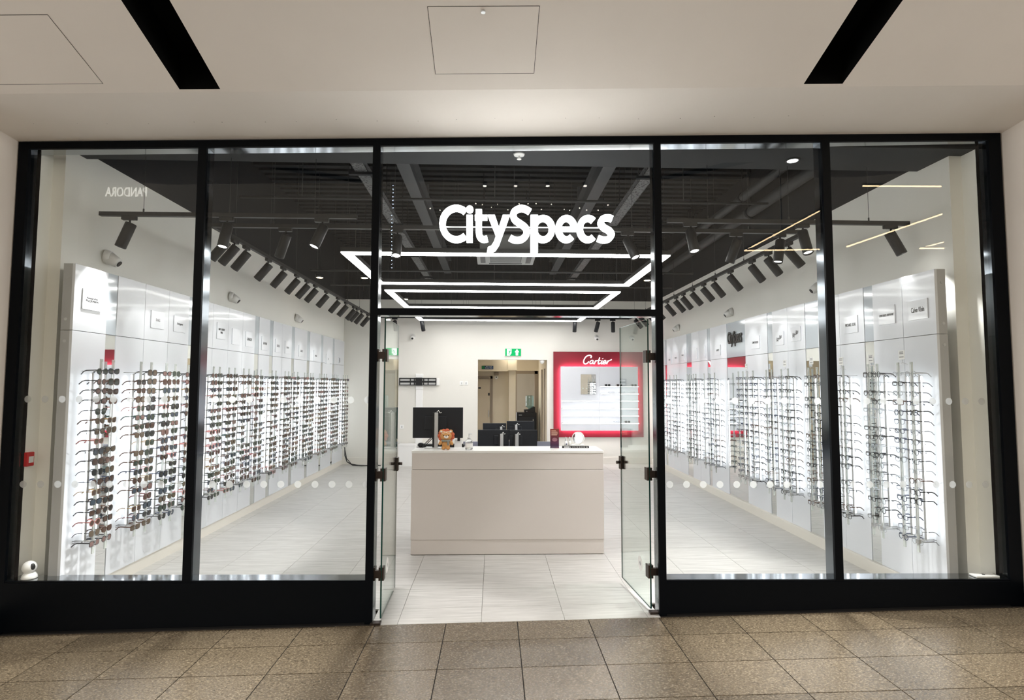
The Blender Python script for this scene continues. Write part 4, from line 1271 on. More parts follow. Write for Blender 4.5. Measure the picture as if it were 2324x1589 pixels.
for i, (x, d) in enumerate(((3.23, (0.42, -0.16, -1)), (2.50, (0.05, -0.32, -1)), (1.58, (0.06, -0.34, -1)))):
    spot(x, 0.43, d, '%s spotlight from the side wall on the track inside the optical window' % ORD[i+1], 'x', FRONT_WATTS*(0.2 if i == 0 else 1.0), 60)
for i, (x, d) in enumerate(((-1.75, (-0.45, 0.3, -1)), (-0.82, (0.02, -0.42, -1)), (1.14, (0.32, -0.42, -1)), (2.08, (-0.28, 0.3, -1)), (2.46, (-0.2, -0.1, -1)))):
    spot(x, 0.72, d, '%s spotlight from the sunglasses side on the long crossing track' % ORD[i+1], 'x', FRONT_WATTS*0.6, 60)
for i, (x, d) in enumerate(((-1.95, (0.05, 0.5, -1)), (-1.42, (0.15, 0.4, -1)), (1.60, (0.0, 0.4, -1)), (2.06, (-0.2, 0.4, -1)), (2.36, (0.1, 0.4, -1)))):
    spot(x, 7.12, d, '%s spotlight from the sunglasses side on the track by the back wall' % ORD[i+1], 'x', 0.4, 60)

# ------------------------------------------------------------------ cameras on the side walls and the back wall
def wall_cam(x, y, z, n, label, size=1.0):
    """dome bracket with a stubby lens head; n = outward direction in plan"""
    t = thing('wall_camera', (x, y, z), label=label, cat='security camera', group='white security cameras high on the walls')
    n = Vector(n).normalized(); s = Vector((-n.y, n.x, 0))
    def P(a, u, h): 
        q = Vector((x, y, z)) + n*a*size + s*u*size + Vector((0, 0, h*size)); return tuple(q)
    b = B()
    b.cyl(P(0, 0, 0.02), P(0.045, 0, 0.015), 0.062*size, 16, r1=0.055*size)
    b.build('mount', M_WHITE, t)
    b = B(); b.cyl(P(0.025, 0, 0.012), P(0.10, 0, -0.030), 0.056*size, 16, r1=0.040*size); b.build('head', M_WHITE, t)
    b = B(); b.cyl(P(0.099, 0, -0.034), P(0.104, 0, -0.038), 0.026*size, 14); b.build('lens', M_BLACK, t)
for y, lb in ((0.76, 'nearest the shopfront'), (2.89, 'in the middle'), (5.04, 'deepest in the shop')):
    wall_cam(wlx(y), y, 2.66, (1, 0.25, 0), 'white camera above the sunglasses panels, %s' % lb, 1.0)
for y, lb in ((1.88, 'nearest the shopfront'), (4.05, 'in the middle'), (6.28, 'deepest in the shop')):
    wall_cam(wrx(y), y, 2.67, (-1, 0.25, 0), 'white camera above the optical panels, %s' % lb, 1.0)
for x, lb in ((-1.68, 'over the screen bracket'), (2.14, 'over the red brand display'), (2.88, 'by the corner past the red display')):
    wall_cam(x, WBY, 2.60, (0, -1, 0), 'small white camera on the back wall %s' % lb, 0.85)

# ------------------------------------------------------------------ reception desk
DX0, DX1, DZ = -0.787, 1.067, 0.985
desk = thing('reception_desk', (0.14, 1.72, 0), label='plain white reception desk facing the doorway', cat='desk')
B().bbox(DX0, DX1, 1.495, 1.925, DZ-0.022, DZ, 0.002).build('worktop', M_DESKTOP, desk)
B().bbox(DX0+0.003, DX1-0.003, 1.50, 1.53, 0.808, DZ-0.022, 0.0015).build('upper_front', M_DESK, desk)
B().bbox(DX0, DX1, 1.497, 1.53, 0.145, 0.804, 0.0015).build('front_panel', M_DESK, desk)
B().box(DX0+0.01, DX1-0.01, 1.512, 1.54, 0.80, 0.81).build('shadow_gap', M_SEAM, desk)
B().bbox(DX0+0.002, DX1-0.002, 1.506, 1.54, 0.006, 0.143, 0.0015).build('plinth', M_DESK, desk)
B().box(DX0+0.02, DX1-0.02, 1.53, 1.6, 0.0, 0.01).build('foot', M_BLACK, desk)
for x0 in (DX0+0.002, DX1-0.026):
    B().bbox(x0, x0+0.024, 1.53, 2.35, 0.0, 0.80, 0.002).build('side_panel', M_DESK, desk)
    B().bbox(x0, x0+0.024, 1.53, 1.925, 0.80, DZ-0.022, 0.002).build('side_panel', M_DESK, desk)
B().bbox(DX0+0.03, DX1-0.03, 1.80, 2.35, 0.70, 0.728, 0.002).build('lower_worktop', M_DESKTOP, desk)

def monitor(x0, x1, y, z0, z1, sx0, sx1, zb, label, yaw=0.0):
    """seen from behind: dark back, silver stand"""
    t = thing('monitor', ((sx0+sx1)/2, y, zb), label=label, cat='monitor', group='dark monitors seen from behind')
    b = B(); b.bbox(x0, x1, y+0.030, y+0.052, z0, z1, 0.004); b.build('screen_housing', M_SCREENBACK, t)
    b = B(); cx = (sx0+sx1)/2; w = (x1-x0)*0.22; h = (z1-z0)*0.22; zc = (z0+z1)/2
    b.bbox(cx-w, cx+w, y+0.012, y+0.032, zc-h, zc+h, 0.006); b.build('rear_cover', M_SCREENBACK, t)
    B().box(x0+0.008, x1-0.008, y+0.052, y+0.0528, z0+0.010, z1-0.008).build('display', M_BLACK, t)
    b = B(); b.bbox(sx0+0.35*(sx1-sx0), sx1, y-0.014, y+0.010, zb+0.008, z1-0.05, 0.004); b.build('stand', M_SILVER, t)
    b = B(); b.bbox(sx0, sx0+0.33*(sx1-sx0), y-0.010, y+0.014, zb+0.008, z1-0.05, 0.003); b.build('stand_spine', M_BLACK, t)
    b = B(); b.bbox(cx-0.10, cx+0.10, y-0.05, y+0.09, zb, zb+0.010, 0.003); b.build('foot', M_SILVER, t)
    b = B(); b.tube([(cx+0.015, y-0.006, z1-0.045), (cx+0.03, y+0.006, z1-0.03), (cx+0.045, y+0.008, z1-0.055), (cx+0.06, y+0.012, z1-0.05)], 0.004, 6); b.build('cable_clip', M_WHITE, t)
    return t
m1 = monitor(-0.818, -0.312, 1.735, 1.083, 1.392, -0.615, -0.560, DZ, 'large dark monitor on the reception desk behind the plush lion')
b = B()
b.tube([(-0.60, 1.755, 1.12), (-0.66, 1.745, 1.06), (-0.70, 1.74, 1.02), (-0.715, 1.74, 0.99)], 0.004, 6)
b.tube([(-0.60, 1.765, 1.10), (-0.65, 1.765, 1.05), (-0.69, 1.76, 1.01), (-0.71, 1.76, 0.99)], 0.004, 6)
b.build('cable', M_BLACK, m1)
kb = thing('keyboard', (-0.51, 1.86, DZ), label='black keyboard edge behind the large monitor', cat='keyboard')
B().bbox(-0.73, -0.30, 1.82, 1.91, DZ, DZ+0.024, 0.004).build('case', M_BLACK, kb)
B().box(-0.72, -0.31, 1.83, 1.90, DZ+0.024, DZ+0.030).build('keys', M_BLACK, kb)
ms = thing('desk_device', (-0.74, 1.83, DZ), label='small black domed device at the desk corner', cat='device')
B().ball((-0.74, 1.83, DZ+0.022), (0.036, 0.030, 0.026), 14).build('body', M_BLACK, ms)
B().cyl((-0.77, 1.80, DZ), (-0.77, 1.80, DZ+0.012), 0.012, 10).build('base', M_SILVER, ms)
pc = thing('card_stand', (-0.335, 1.82, DZ), label='white sloped stand behind the plush lion', cat='stand')
B().prism([(1.78, DZ), (1.86, DZ), (1.86, DZ+0.075)], -0.40, -0.325, 'X').build('wedge', M_WHITE, pc)
B().box(-0.372, -0.345, 1.845, 1.862, DZ+0.03, DZ+0.10).build('card_holder', M_BLACK, pc)

# plush lion: a generic stuffed toy
M_PTAN = pmat('tan_plush', rgb(214, 160, 104), 0.95, noise=0.10, nscale=90, bump=0.5, bscale=420, spec=0.1)
M_PMANE = pmat('coral_plush', rgb(206, 112, 84), 0.95, noise=0.10, nscale=90, bump=0.5, bscale=420, spec=0.1)
M_PWHITE = pmat('white_plush', rgb(240, 236, 230), 0.95, noise=0.05, nscale=90, bump=0.4, bscale=420, spec=0.1)
M_PSCARF = pmat('grey_scarf_cloth', rgb(150, 150, 142), 0.9, noise=0.15, nscale=120, bump=0.3, bscale=300, spec=0.1)
LX, LY = -0.468, 1.605
lion = thing('plush_lion', (LX, LY, DZ), label='tan plush lion with coral mane and grey scarf on the desk', cat='plush toy')
def LP(x, y, z): return (LX + x, LY + y, DZ + z)
b = B(); b.ball(LP(0, 0.0, 0.052), (0.040, 0.034, 0.044), 18); b.build('body', M_PTAN, lion)
b = B(); b.ball(LP(0, 0.004, 0.134), (0.058, 0.044, 0.048), 20); b.build('head', M_PTAN, lion)
b = B()
for k in range(11):
    a = 2*PI*k/11 + 0.28
    b.ball(LP(0.062*math.cos(a), 0.016, 0.134 + 0.050*math.sin(a)), (0.024, 0.020, 0.022), 12)
b.ball(LP(0, 0.022, 0.134), (0.066, 0.030, 0.054), 16)
b.build('mane', M_PMANE, lion)
for s in (-1, 1):
    ear = B().ball(LP(s*0.046, 0.000, 0.178), (0.020, 0.014, 0.019), 14).build('ear', M_PTAN, lion)
    B().ball(LP(s*0.046, -0.010, 0.178), (0.011, 0.006, 0.010), 10).build('inner_ear', M_PWHITE, ear)
    B().ball(LP(s*0.024 + 0.004, -0.038, 0.142), (0.005, 0.004, 0.006), 10).build('eye', M_BLACK, lion)
    B().ball(LP(s*0.053, -0.008, 0.068), (0.017, 0.016, 0.027), 12, rot=Euler((0, s*-0.55, 0))).build('arm', M_PTAN, lion)
    B().ball(LP(s*0.022, -0.010, 0.019), (0.021, 0.024, 0.019), 14).build('leg', M_PTAN, lion)
mz = B().ball(LP(0.005, -0.038, 0.128), (0.022, 0.014, 0.015), 14).build('muzzle', M_PWHITE, lion)
B().ball(LP(0.005, -0.049, 0.138), (0.008, 0.005, 0.005), 10).build('nose', M_BLACK, mz)
sc_ = B()
sc_.tube([LP(0.040*math.cos(t), 0.034*math.sin(t) - 0.002, 0.089) for t in [2*PI*k/16 for k in range(16)]], 0.010, 8, closed=True, flat=(0.010, 0.007))
sc_.tube([LP(0.020, -0.036, 0.086), LP(0.026, -0.040, 0.066), LP(0.024, -0.038, 0.046)], 0.008, 6, flat=(0.011, 0.003))
sc_.build('scarf', M_PSCARF, lion)
gl = B()
for s in (-1, 1):
    gl.tube([LP(s*0.024 + 0.017*math.cos(t), -0.030 - 0.004*math.sin(t), 0.172 + 0.010*math.sin(t)) for t in [2*PI*k/14 for k in range(14)]], 0.0018, 5, closed=True)
gl.tube([LP(-0.008, -0.031, 0.173), LP(0.008, -0.031, 0.173)], 0.0018, 5)
gl.build('toy_glasses', M_WHITE, lion)

# hand sanitiser pump bottle
M_GEL = pmat('clear_gel', (0.93, 0.95, 0.95), 0.04, trans=0.92, ior=1.34, noise=0.01)
M_GREYP = pmat('translucent_grey_pump', rgb(206, 208, 208), 0.3, noise=0.02)
sb = thing('sanitiser_bottle', (-0.243, 1.63, DZ), label='clear pump bottle of hand sanitiser beside the plush lion', cat='bottle')
B().lathe([(0.030, 0.0), (0.036, 0.004), (0.037, 0.070), (0.034, 0.085), (0.018, 0.100), (0.013, 0.104)], (-0.243, 1.63, DZ), 20).build('bottle', M_GEL, sb)
B().lathe([(0.0375, 0.020), (0.0378, 0.022), (0.0378, 0.062), (0.0375, 0.064)], (-0.243, 1.63, DZ), 20).build('label', M_WHITE, sb)
pp = B().lathe([(0.015, 0.100), (0.015, 0.118), (0.006, 0.120), (0.005, 0.150)], (-0.243, 1.63, DZ), 14).build('pump', M_GREYP, sb)
B().bbox(-0.250, -0.210, 1.622, 1.638, DZ+0.148, DZ+0.157, 0.003).build('nozzle', M_GREYP, pp)

# leaflet card
def card_mat():
    m, nt, out = new_mat('printed_card')
    N, L = nt.nodes, nt.links
    p = N.new('ShaderNodeBsdfPrincipled'); L.new(p.outputs[0], out.inputs[0])
    p.inputs['Roughness'].default_value = 0.3
    geo = N.new('ShaderNodeNewGeometry')
    sp_ = N.new('ShaderNodeSeparateXYZ'); L.new(geo.outputs['Position'], sp_.inputs[0])
    mr = N.new('ShaderNodeMapRange'); mr.inputs['From Min'].default_value = DZ; mr.inputs['From Max'].default_value = DZ+0.2
    L.new(sp_.outputs[2], mr.inputs['Value'])
    cr = N.new('ShaderNodeValToRGB')
    cr.color_ramp.elements[0].position = 0.1; cr.color_ramp.elements[0].color = (*rgb(70, 36, 74), 1)
    cr.color_ramp.elements[1].position = 1.0; cr.color_ramp.elements[1].color = (*rgb(142, 62, 54), 1)
    e = cr.color_ramp.elements.new(0.5); e.color = (*rgb(92, 46, 58), 1)
    L.new(mr.outputs[0], cr.inputs[0]); L.new(cr.outputs[0], p.inputs['Base Color'])
    return m
lf = thing('leaflet_stand', (0.612, 1.70, DZ), label='tall maroon leaflet in a clear stand on the desk', cat='leaflet')
B().bbox(0.568, 0.656, 1.700, 1.706, DZ+0.006, DZ+0.196, 0.001).build('leaflet', card_mat(), lf)
B().box(0.566, 0.658, 1.697, 1.699, DZ, DZ+0.05).box(0.566, 0.658, 1.697, 1.75, DZ, DZ+0.004).build('clear_holder', glass_mat('holder_acrylic', (0.95, 0.96, 0.96)), lf)
M_PALEINK = pmat('pale_print', rgb(206, 168, 150), 0.6, noise=0.1)
for k, (zz, w) in enumerate(((0.178, 0.045), (0.166, 0.060), (0.156, 0.066), (0.144, 0.062), (0.136, 0.055))):
    B().box(0.580, 0.580+w, 1.6992, 1.6998, DZ+zz-0.0035, DZ+zz+0.0025).build('printed_line', M_PALEINK, lf)
B().ball((0.612, 1.6995, DZ+0.088), (0.028, 0.0015, 0.020), 12).build('printed_picture', pmat('mauve_print', rgb(142, 96, 108), 0.6, noise=0.2, nscale=40), lf)

# brand block with standing letters, round mirror and two bottles
blk = thing('name_block', (0.83, 1.755, DZ), label='long black name block with pale letters on the desk', cat='name block')
B().bbox(0.695, 0.965, 1.735, 1.775, DZ, DZ+0.020, 0.001).build('block', M_BLACK, blk)
B().box(0.71, 0.768, 1.7338, 1.7352, DZ+0.001, DZ+0.019).build('grey_end', M_PANELEDGE, blk)
letter_obj('lettering', 'L I N D B E R G', lambda u, v, w: (0.775 + 0.175*u, 1.7346 - 0.0008*w, DZ+0.005 + 0.010*v), True, M_WHITE, blk, res=2)
rm = thing('round_mirror', (0.865, 1.82, DZ), label='white rimmed round tabletop mirror leaning behind the name block', cat='mirror')
def disc_at(c, r, n_, a, b_, m, name, parent, k=28, th=0.004):
    nrm = Vector(n_).normalized()
    B().cyl(Vector(c) - nrm*th, Vector(c) + nrm*th, r, k).build(name, m, parent)
nv = (-0.6, -1, 0.10)
disc_at((0.868, 1.825, DZ+0.092), 0.066, nv, 0, 0, M_WHITE, 'rim', rm, th=0.009)
disc_at(Vector((0.868, 1.825, DZ+0.092)) + Vector(nv).normalized()*0.0088, 0.056, nv, 0, 0, M_MIRROR, 'glass', rm, th=0.001)
B().bbox(0.80, 0.93, 1.80, 1.87, DZ, DZ+0.028, 0.008).build('base', M_WHITE, rm)
for k, x in enumerate((0.738, 0.778)):
    t = thing('spray_bottle', (x, 1.80, DZ), label=('small white spray bottle nearer the leaflet, behind the name block' if k == 0 else 'small white spray bottle nearer the round mirror, behind the name block'), cat='bottle', group='two small spray bottles on the desk')
    B().lathe([(0.016, 0), (0.0185, 0.003), (0.0185, 0.052), (0.012, 0.066), (0.008, 0.070)], (x, 1.80, DZ), 16).build('bottle', M_WHITE, t)
    B().lathe([(0.009, 0.068), (0.009, 0.082), (0.006, 0.104), (0.002, 0.108)], (x, 1.80, DZ), 12).build('cap', M_GREYP, t)
    if k == 0: B().cyl((x+0.004, 1.7805, DZ+0.036), (x+0.004, 1.7818, DZ+0.036), 0.006, 10).build('blue_mark', pmat('blue_print', rgb(38, 52, 120), 0.5, noise=0.05), t)

# ------------------------------------------------------------------ work table behind the desk with four monitors
M_BLUEG = pmat('blue_grey_laminate', rgb(138, 140, 152), 0.5, noise=0.04)
tb = thing('work_table', (0.2, 3.9, 0), label='blue grey work table behind the reception desk', cat='table')
B().bbox(-0.42, 0.86, 3.20, 4.75, 0.695, 0.72, 0.003).build('tabletop', M_BLUEG, tb)
dv = thing('desk_divider', (0.22, 3.87, 0.72), label='low blue grey divider standing between the monitor rows', cat='divider')
B().bbox(-0.42, 0.86, 3.86, 3.885, 0.72, 0.84, 0.003).build('screen', M_BLUEG, dv)
for x in (-0.3, 0.7): B().bbox(x, x+0.05, 3.84, 3.905, 0.72, 0.735, 0.002).build('clamp', M_SILVER, dv)
for x in (-0.38, 0.78):
    for y in (3.26, 4.65): B().box(x, x+0.04, y, y+0.04, 0, 0.695).build('leg', M_SILVER, tb)
monitor(-0.205, 0.198, 3.36, 0.775, 1.040, 0.060, 0.125, 0.72, 'dark monitor in the front row of the work table, sunglasses side')
monitor(0.205, 0.566, 3.36, 0.775, 1.036, 0.255, 0.322, 0.72, 'dark monitor in the front row of the work table, optical side')
monitor(-0.160, 0.183, 4.30, 0.80, 1.062, 0.075, 0.125, 0.72, 'dark monitor in the rear row of the work table, sunglasses side')
monitor(0.190, 0.592, 4.30, 0.82, 1.092, 0.290, 0.345, 0.72, 'taller dark monitor in the rear row of the work table, optical side')
wb = thing('white_tray', (0.09, 3.75, 0.72), label='small white tray between the two monitor rows', cat='tray')
B().bbox(0.02, 0.20, 3.93, 4.08, 0.72, 0.985, 0.004).build('stack', M_WHITE, wb)

# ------------------------------------------------------------------ back wall fittings
def bw(x, z): return x*1.0086, 1.62 + (z-1.62)*1.0086
YB = WBY
tvb = thing('screen_bracket', (-1.53, YB, 1.60), label='black and white screen wall bracket with cable cover below', cat='bracket')
x0, z0 = bw(-1.925, 1.608); x1, z1 = bw(-1.114, 1.760)
B().bbox(-1.61, -1.455, YB-0.035, YB, 1.53, 1.845, 0.006).build('wall_plate', M_WHITE, tvb)
b = B()
b.box(x0, x1-0.06, YB-0.06, YB-0.035, z1-0.018, z1); b.box(x0, x1-0.06, YB-0.06, YB-0.035, z0, z0+0.018); b.box(x0, x1-0.06, YB-0.055, YB-0.04, (z0+z1)/2-0.018, (z0+z1)/2+0.018)
for x in (x0, x0+0.22, -1.64, -1.45, x1-0.235, x1-0.075): b.box(x, x+0.018, YB-0.062, YB-0.036, z0, z1)
b.bbox(-1.60, -1.47, YB-0.085, YB-0.034, z0-0.004, z1+0.006, 0.005)
b.build('rails', M_BLACK, tvb)
B().bbox(x0-0.02, x1, YB-0.034, YB-0.02, z0+0.004, z1-0.004, 0.006).build('backing_strip', M_WHITE, tvb)
B().bbox(-1.60, -1.46, YB-0.028, YB, 0.14, 1.53, 0.004).build('cable_cover', M_WHITE, tvb)
for x0, x1, z0, z1, nm, lb in ((-0.708, -0.628, 1.617, 1.695, 'light_switch', 'white switch plate nearer the screen bracket'), (-0.612, -0.532, 1.617, 1.695, 'light_switch', 'white switch plate nearer the back opening'),
                               (-1.92, -1.84, 0.72, 0.80, 'wall_socket', 'white wall socket low beside the glass door')):
    t = thing(nm, ((x0+x1)/2, YB, z0), label=lb, cat='switch' if nm == 'light_switch' else 'socket')
    B().bbox(x0, x1, YB-0.010, YB, z0, z1, 0.003).build('plate', M_WHITE, t)
    B().bbox((x0+x1)/2-0.014, (x0+x1)/2+0.014, YB-0.014, YB-0.009, (z0+z1)/2-0.02, (z0+z1)/2+0.02, 0.002).build('rocker', M_SILVER, t)
wbx = thing('white_box', (-1.72, 7.45, 0), label='low white box standing against the back wall', cat='box')
B().bbox(-1.90, -1.56, 7.40, 7.68, 0.0, 0.42, 0.004).build('carton', M_WHITE, wbx)
B().bbox(-1.905, -1.555, 7.395, 7.685, 0.40, 0.432, 0.003).build('lid', M_WHITE, wbx)
# green exit sign
E_GREEN = emat('exit_sign_green', rgb(24, 150, 84), 1.1)
E_EXW = emat('exit_sign_white', (0.95, 1.0, 0.97), 1.3)
ex = thing('exit_sign', (0.392, YB, 2.21), label='green running man exit sign over the back opening', cat='exit sign')
ex0, ez0 = bw(0.223, 2.212); ex1, ez1 = bw(0.559, 2.374)
B().bbox(ex0, ex1, YB-0.030, YB, ez0, ez1, 0.003).build('housing', M_WHITE, ex)
fy = YB-0.031
face = B().box(ex0+0.006, ex1-0.006, fy-0.001, fy+0.001, ez0+0.006, ez1-0.006).build('face', E_GREEN, ex)
W_, H_ = ex1-ex0, ez1-ez0
def EP(u, v): return (ex0 + W_*u, ez0 + H_*v)
B().prism([EP(0.12, 0.08), EP(0.30, 0.08), EP(0.40, 0.40), EP(0.40, 0.92), EP(0.12, 0.92)], fy-0.0025, fy-0.001).build('doorway_mark', E_EXW, face)
b = B()
b.prism([EP(0.735, 0.90), EP(0.60, 0.52), EP(0.665, 0.52), EP(0.665, 0.10), EP(0.805, 0.10), EP(0.805, 0.52), EP(0.87, 0.52)], fy-0.0025, fy-0.001)
b.build('arrow', E_EXW, face)
b = B()
def limb(pts, r):
    b.tube([(EP(u, v)[0], fy-0.004, EP(u, v)[1]) for u, v in pts], r, 6, flat=(r, r))
b.cyl((EP(0.335, 0.80)[0], fy-0.005, EP(0.335, 0.80)[1]), (EP(0.335, 0.80)[0], fy-0.003, EP(0.335, 0.80)[1]), 0.010, 12)
limb([(0.315, 0.70), (0.275, 0.45)], 0.009)
limb([(0.275, 0.45), (0.305, 0.28), (0.255, 0.14)], 0.006)
limb([(0.275, 0.45), (0.225, 0.30), (0.165, 0.30)], 0.006)
limb([(0.315, 0.68), (0.245, 0.62), (0.215, 0.48)], 0.005)
limb([(0.315, 0.66), (0.37, 0.52), (0.41, 0.56)], 0.005)
b.build('running_figure', E_GREEN, face)

# red brand display with halo light, shelves and mirror
M_RED = pmat('crimson_lacquer', rgb(124, 17, 36), 0.4, noise=0.03, nscale=3)
E_HALO = emat('halo_strip', (1.0, 0.96, 0.95), 24.0)
M_SHELFG = pmat('white_shelf', rgb(244, 244, 244), 0.25, noise=0.01)
E_SHELF = emat('lit_shelf_edge', (1, 1, 1), 5.0)
bd = thing('brand_display', (2.17, YB, 0.56), label='large crimson brand display with glowing white centre on the back wall', cat='display')
rx0, rz0 = bw(1.222, 0.562); rx1, rz1 = bw(3.075, 2.310)
ix0, iz0 = bw(1.360, 0.700); ix1, iz1 = bw(2.945, 2.000)
B().bbox(rx0, rx1, YB-0.03, YB, rz0, rz1, 0.003).build('back_board', M_RED, bd)
xm = 2.168
for (a, c, nm) in ((ix0, xm-0.001, 0), (xm+0.001, ix1, 1)):
    B().bbox(a, c, YB-0.125, YB-0.095, iz0, iz1, 0.002).build('white_board', M_PANEL, bd)
b = B()
i = 0.035
b.box(ix0+i, ix1-i, YB-0.080, YB-0.060, iz1-i-0.015, iz1-i); b.box(ix0+i, ix1-i, YB-0.080, YB-0.060, iz0+i, iz0+i+0.015)
b.box(ix0+i, ix0+i+0.015, YB-0.080, YB-0.060, iz0+i, iz1-i); b.box(ix1-i-0.015, ix1-i, YB-0.080, YB-0.060, iz0+i, iz1-i)
b.build('halo_strip', E_HALO, bd)
B().box(ix0+0.08, ix1-0.08, YB-0.097, YB-0.03, iz0+0.08, iz1-0.08).build('standoff', M_WHITE, bd)
cl_b = B()
cpl = lambda x, y, w: (bw(1.833 + 0.593*(x-570)/258, 0)[0], YB-0.031 - 0.02*w, bw(0, 2.240 - 0.190*(y-345)/73)[1])
for pts, hw in (([(638, 366), (646, 356), (636, 347), (614, 348), (592, 362), (577, 386), (576, 406), (590, 415), (608, 408), (622, 396)], 4.2),
                ([(662, 389), (648, 386), (634, 396), (632, 410), (644, 412), (656, 400), (662, 389), (656, 406), (662, 413), (670, 408)], 3.4),
                ([(684, 387), (676, 402), (670, 416)], 4.0), ([(676, 402), (688, 390), (698, 388)], 3.4),
                ([(720, 364), (708, 394), (706, 411), (714, 414), (724, 406)], 4.0), ([(700, 387), (728, 387)], 2.6),
                ([(742, 387), (732, 408), (738, 414), (746, 408)], 4.0), ([(746, 370), (748, 374)], 4.5),
                ([(754, 404), (772, 398), (774, 388), (762, 387), (751, 401), (752, 413), (766, 413), (780, 402)], 3.4),
                ([(796, 387), (788, 402), (782, 416)], 4.0), ([(788, 402), (804, 388), (818, 384), (826, 378)], 3.4)):
    ribbon(cl_b, smooth(pts, 4), hw, cpl)
cl_b.build('lettering', emat('brand_letter_face', (1, 1, 1), 1.2), bd)
mirror_x0, mirror_z0 = bw(1.767, 1.436); mirror_x1, mirror_z1 = bw(2.075, 1.842)
B().bbox(mirror_x0, mirror_x1, YB-0.132, YB-0.125, mirror_z0, mirror_z1, 0.001).build('mirror', M_MIRROR, bd)
shelf_z = []
for (zz, a, c) in ((1.603, xm+0.01, ix1-0.02), (1.455, xm+0.01, ix1-0.02), (1.311, ix0+0.02, ix1-0.02), (1.155, ix0+0.02, ix1-0.02), (1.012, ix0+0.02, ix1-0.02), (0.865, ix0+0.02, ix1-0.02)):
    z = bw(0, zz)[1]; shelf_z.append(z)
    sh = B().box(a, c, YB-0.250, YB-0.125, z-0.010, z).build('shelf', M_SHELFG, bd)
    B().box(a, c, YB-0.254, YB-0.236, z-0.016, z-0.008).build('lit_edge', E_SHELF, sh)
spots_ = [(0, 2.32, 'black', True), (0, 2.56, 'brown', True), (0, 2.86, 'charcoal', True), (1, 2.40, 'silver', False), (1, 2.62, 'silver', False), (1, 2.82, 'silver', False), (5, 2.50, 'silver', False), (5, 2.72, 'charcoal', True)]
OC = dict(OPT_FR)
for k, (si, x, cn, sun) in enumerate(spots_):
    if sun: me = spec_mesh('square', 'black' if cn == 'black' else ('tortoiseshell' if cn == 'brown' else 'dark grey'), dict(SUN_FR)['black' if cn == 'black' else ('tortoiseshell' if cn == 'brown' else 'dark grey')], 0, False, True)
    else: me = spec_mesh('rectangular', cn, OC[cn], 0, True, False)
    row = {0: 'top', 1: 'second', 5: 'lowest'}[si]
    link_mesh('shelf_glasses', me, None, (x, YB-0.235, shelf_z[si]+0.021), Euler((0, 0, -PI/2)), label='%s %s on the %s lit shelf of the crimson display' % (cn, 'sunglasses' if sun else 'spectacles, %s pair' % ORD[[i2 for i2, q in enumerate([s2 for s2 in spots_ if s2[0] == si]) if q[1] == x][0]+1], row), cat='sunglasses' if sun else 'glasses', group='glasses on the crimson display shelves')

# ------------------------------------------------------------------ back rooms seen through the opening
M_DOORC = pmat('cream_door_paint', rgb(208, 196, 176), 0.6, noise=0.02)
M_TRIMC = pmat('taupe_trim_paint', rgb(150, 138, 124), 0.6, noise=0.02)
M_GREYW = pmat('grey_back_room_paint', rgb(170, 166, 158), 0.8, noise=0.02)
b = B(); b.box(-0.75, -0.45, YB+0.14, 9.6, -0.02, 2.5); b.build('wall_corridor_left', M_CREAM, label='cream wall beside the inner door', kind='structure')
b = B(); b.box(-0.8, 0.36, 9.55, 9.7, -0.02, 2.6); b.build('wall_corridor_end', M_CREAM, label='cream wall carrying the inner door', kind='structure')
b = B(); b.box(1.12, 1.4, YB+0.14, 11.2, -0.02, 2.6); b.build('wall_corridor_right', M_CREAM, label='cream wall beside the water cooler', kind='structure')
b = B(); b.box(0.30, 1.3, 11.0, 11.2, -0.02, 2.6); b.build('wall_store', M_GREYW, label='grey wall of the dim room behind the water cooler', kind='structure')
b = B(); b.box(-0.8, 1.4, YB+0.14, 11.2, 2.40, 2.5); b.build('ceiling_corridor', M_CREAM, label='cream ceiling of the back rooms', kind='structure')
b = B(); b.box(-0.8, 1.4, YB+0.0, 11.2, -0.05, 0.0); b.build('floor_corridor', M_TILE, label='pale floor of the back rooms', kind='structure')
b = B(); b.box(-0.45, 0.34, 9.10, 9.32, 1.94, 2.42); b.build('trim_beam', M_CREAM, label='cream boxed beam carrying the fire door sign', kind='structure')
pil = thing('pillar', (0.42, 9.25, 0), label='cream pillar with a boxed head between the inner door and the dim room', kind='structure')
B().box(0.345, 0.505, 9.15, 9.40, 0, 1.96).build('shaft', M_CREAM, pil)
B().box(0.315, 0.530, 9.08, 9.45, 1.96, 2.41).build('head', M_CREAM, pil)
d3 = thing('door_3', (-0.22, 9.54, 0), label='cream inner door behind the work table', kind='structure')
B().bbox(-0.42, -0.085, 9.52, 9.55, 0.0, 1.76, 0.004).build('leaf', M_DOORC, d3)
b = B(); b.box(-0.085, -0.030, 9.50, 9.55, 0, 1.83); b.box(-0.45, -0.030, 9.50, 9.55, 1.77, 1.83); b.build('door_frame', M_TRIMC, d3)
B().box(-0.14, -0.10, 9.512, 9.52, 1.37, 1.43).build('sign_plate', M_BLACK, d3)
B().box(-0.37, -0.31, 9.512, 9.52, 1.53, 1.565).build('sign_plate', M_BLACK, d3)
B().bbox(-0.135, -0.115, 9.48, 9.52, 0.86, 1.02, 0.004).build('handle', M_SILVER, d3)
b = B(); b.box(0.53, 0.57, 10.2, 10.32, 0, 1.90); b.box(0.53, 1.10, 10.2, 10.32, 1.90, 1.98); b.box(1.02, 1.12, 10.2, 10.32, 0, 1.98); b.build('trim_store', M_TRIMC, label='taupe frame of the dim room doorway', kind='structure')
for y in (8.35, 9.0):
    b = B(); b.box(1.095, 1.125, y, y+0.10, 0, 1.98); b.build('trim_side_%d' % int(y), M_TRIMC, label='taupe door jamb on the corridor side wall, %s' % ('nearer' if y < 8.5 else 'farther'), kind='structure')
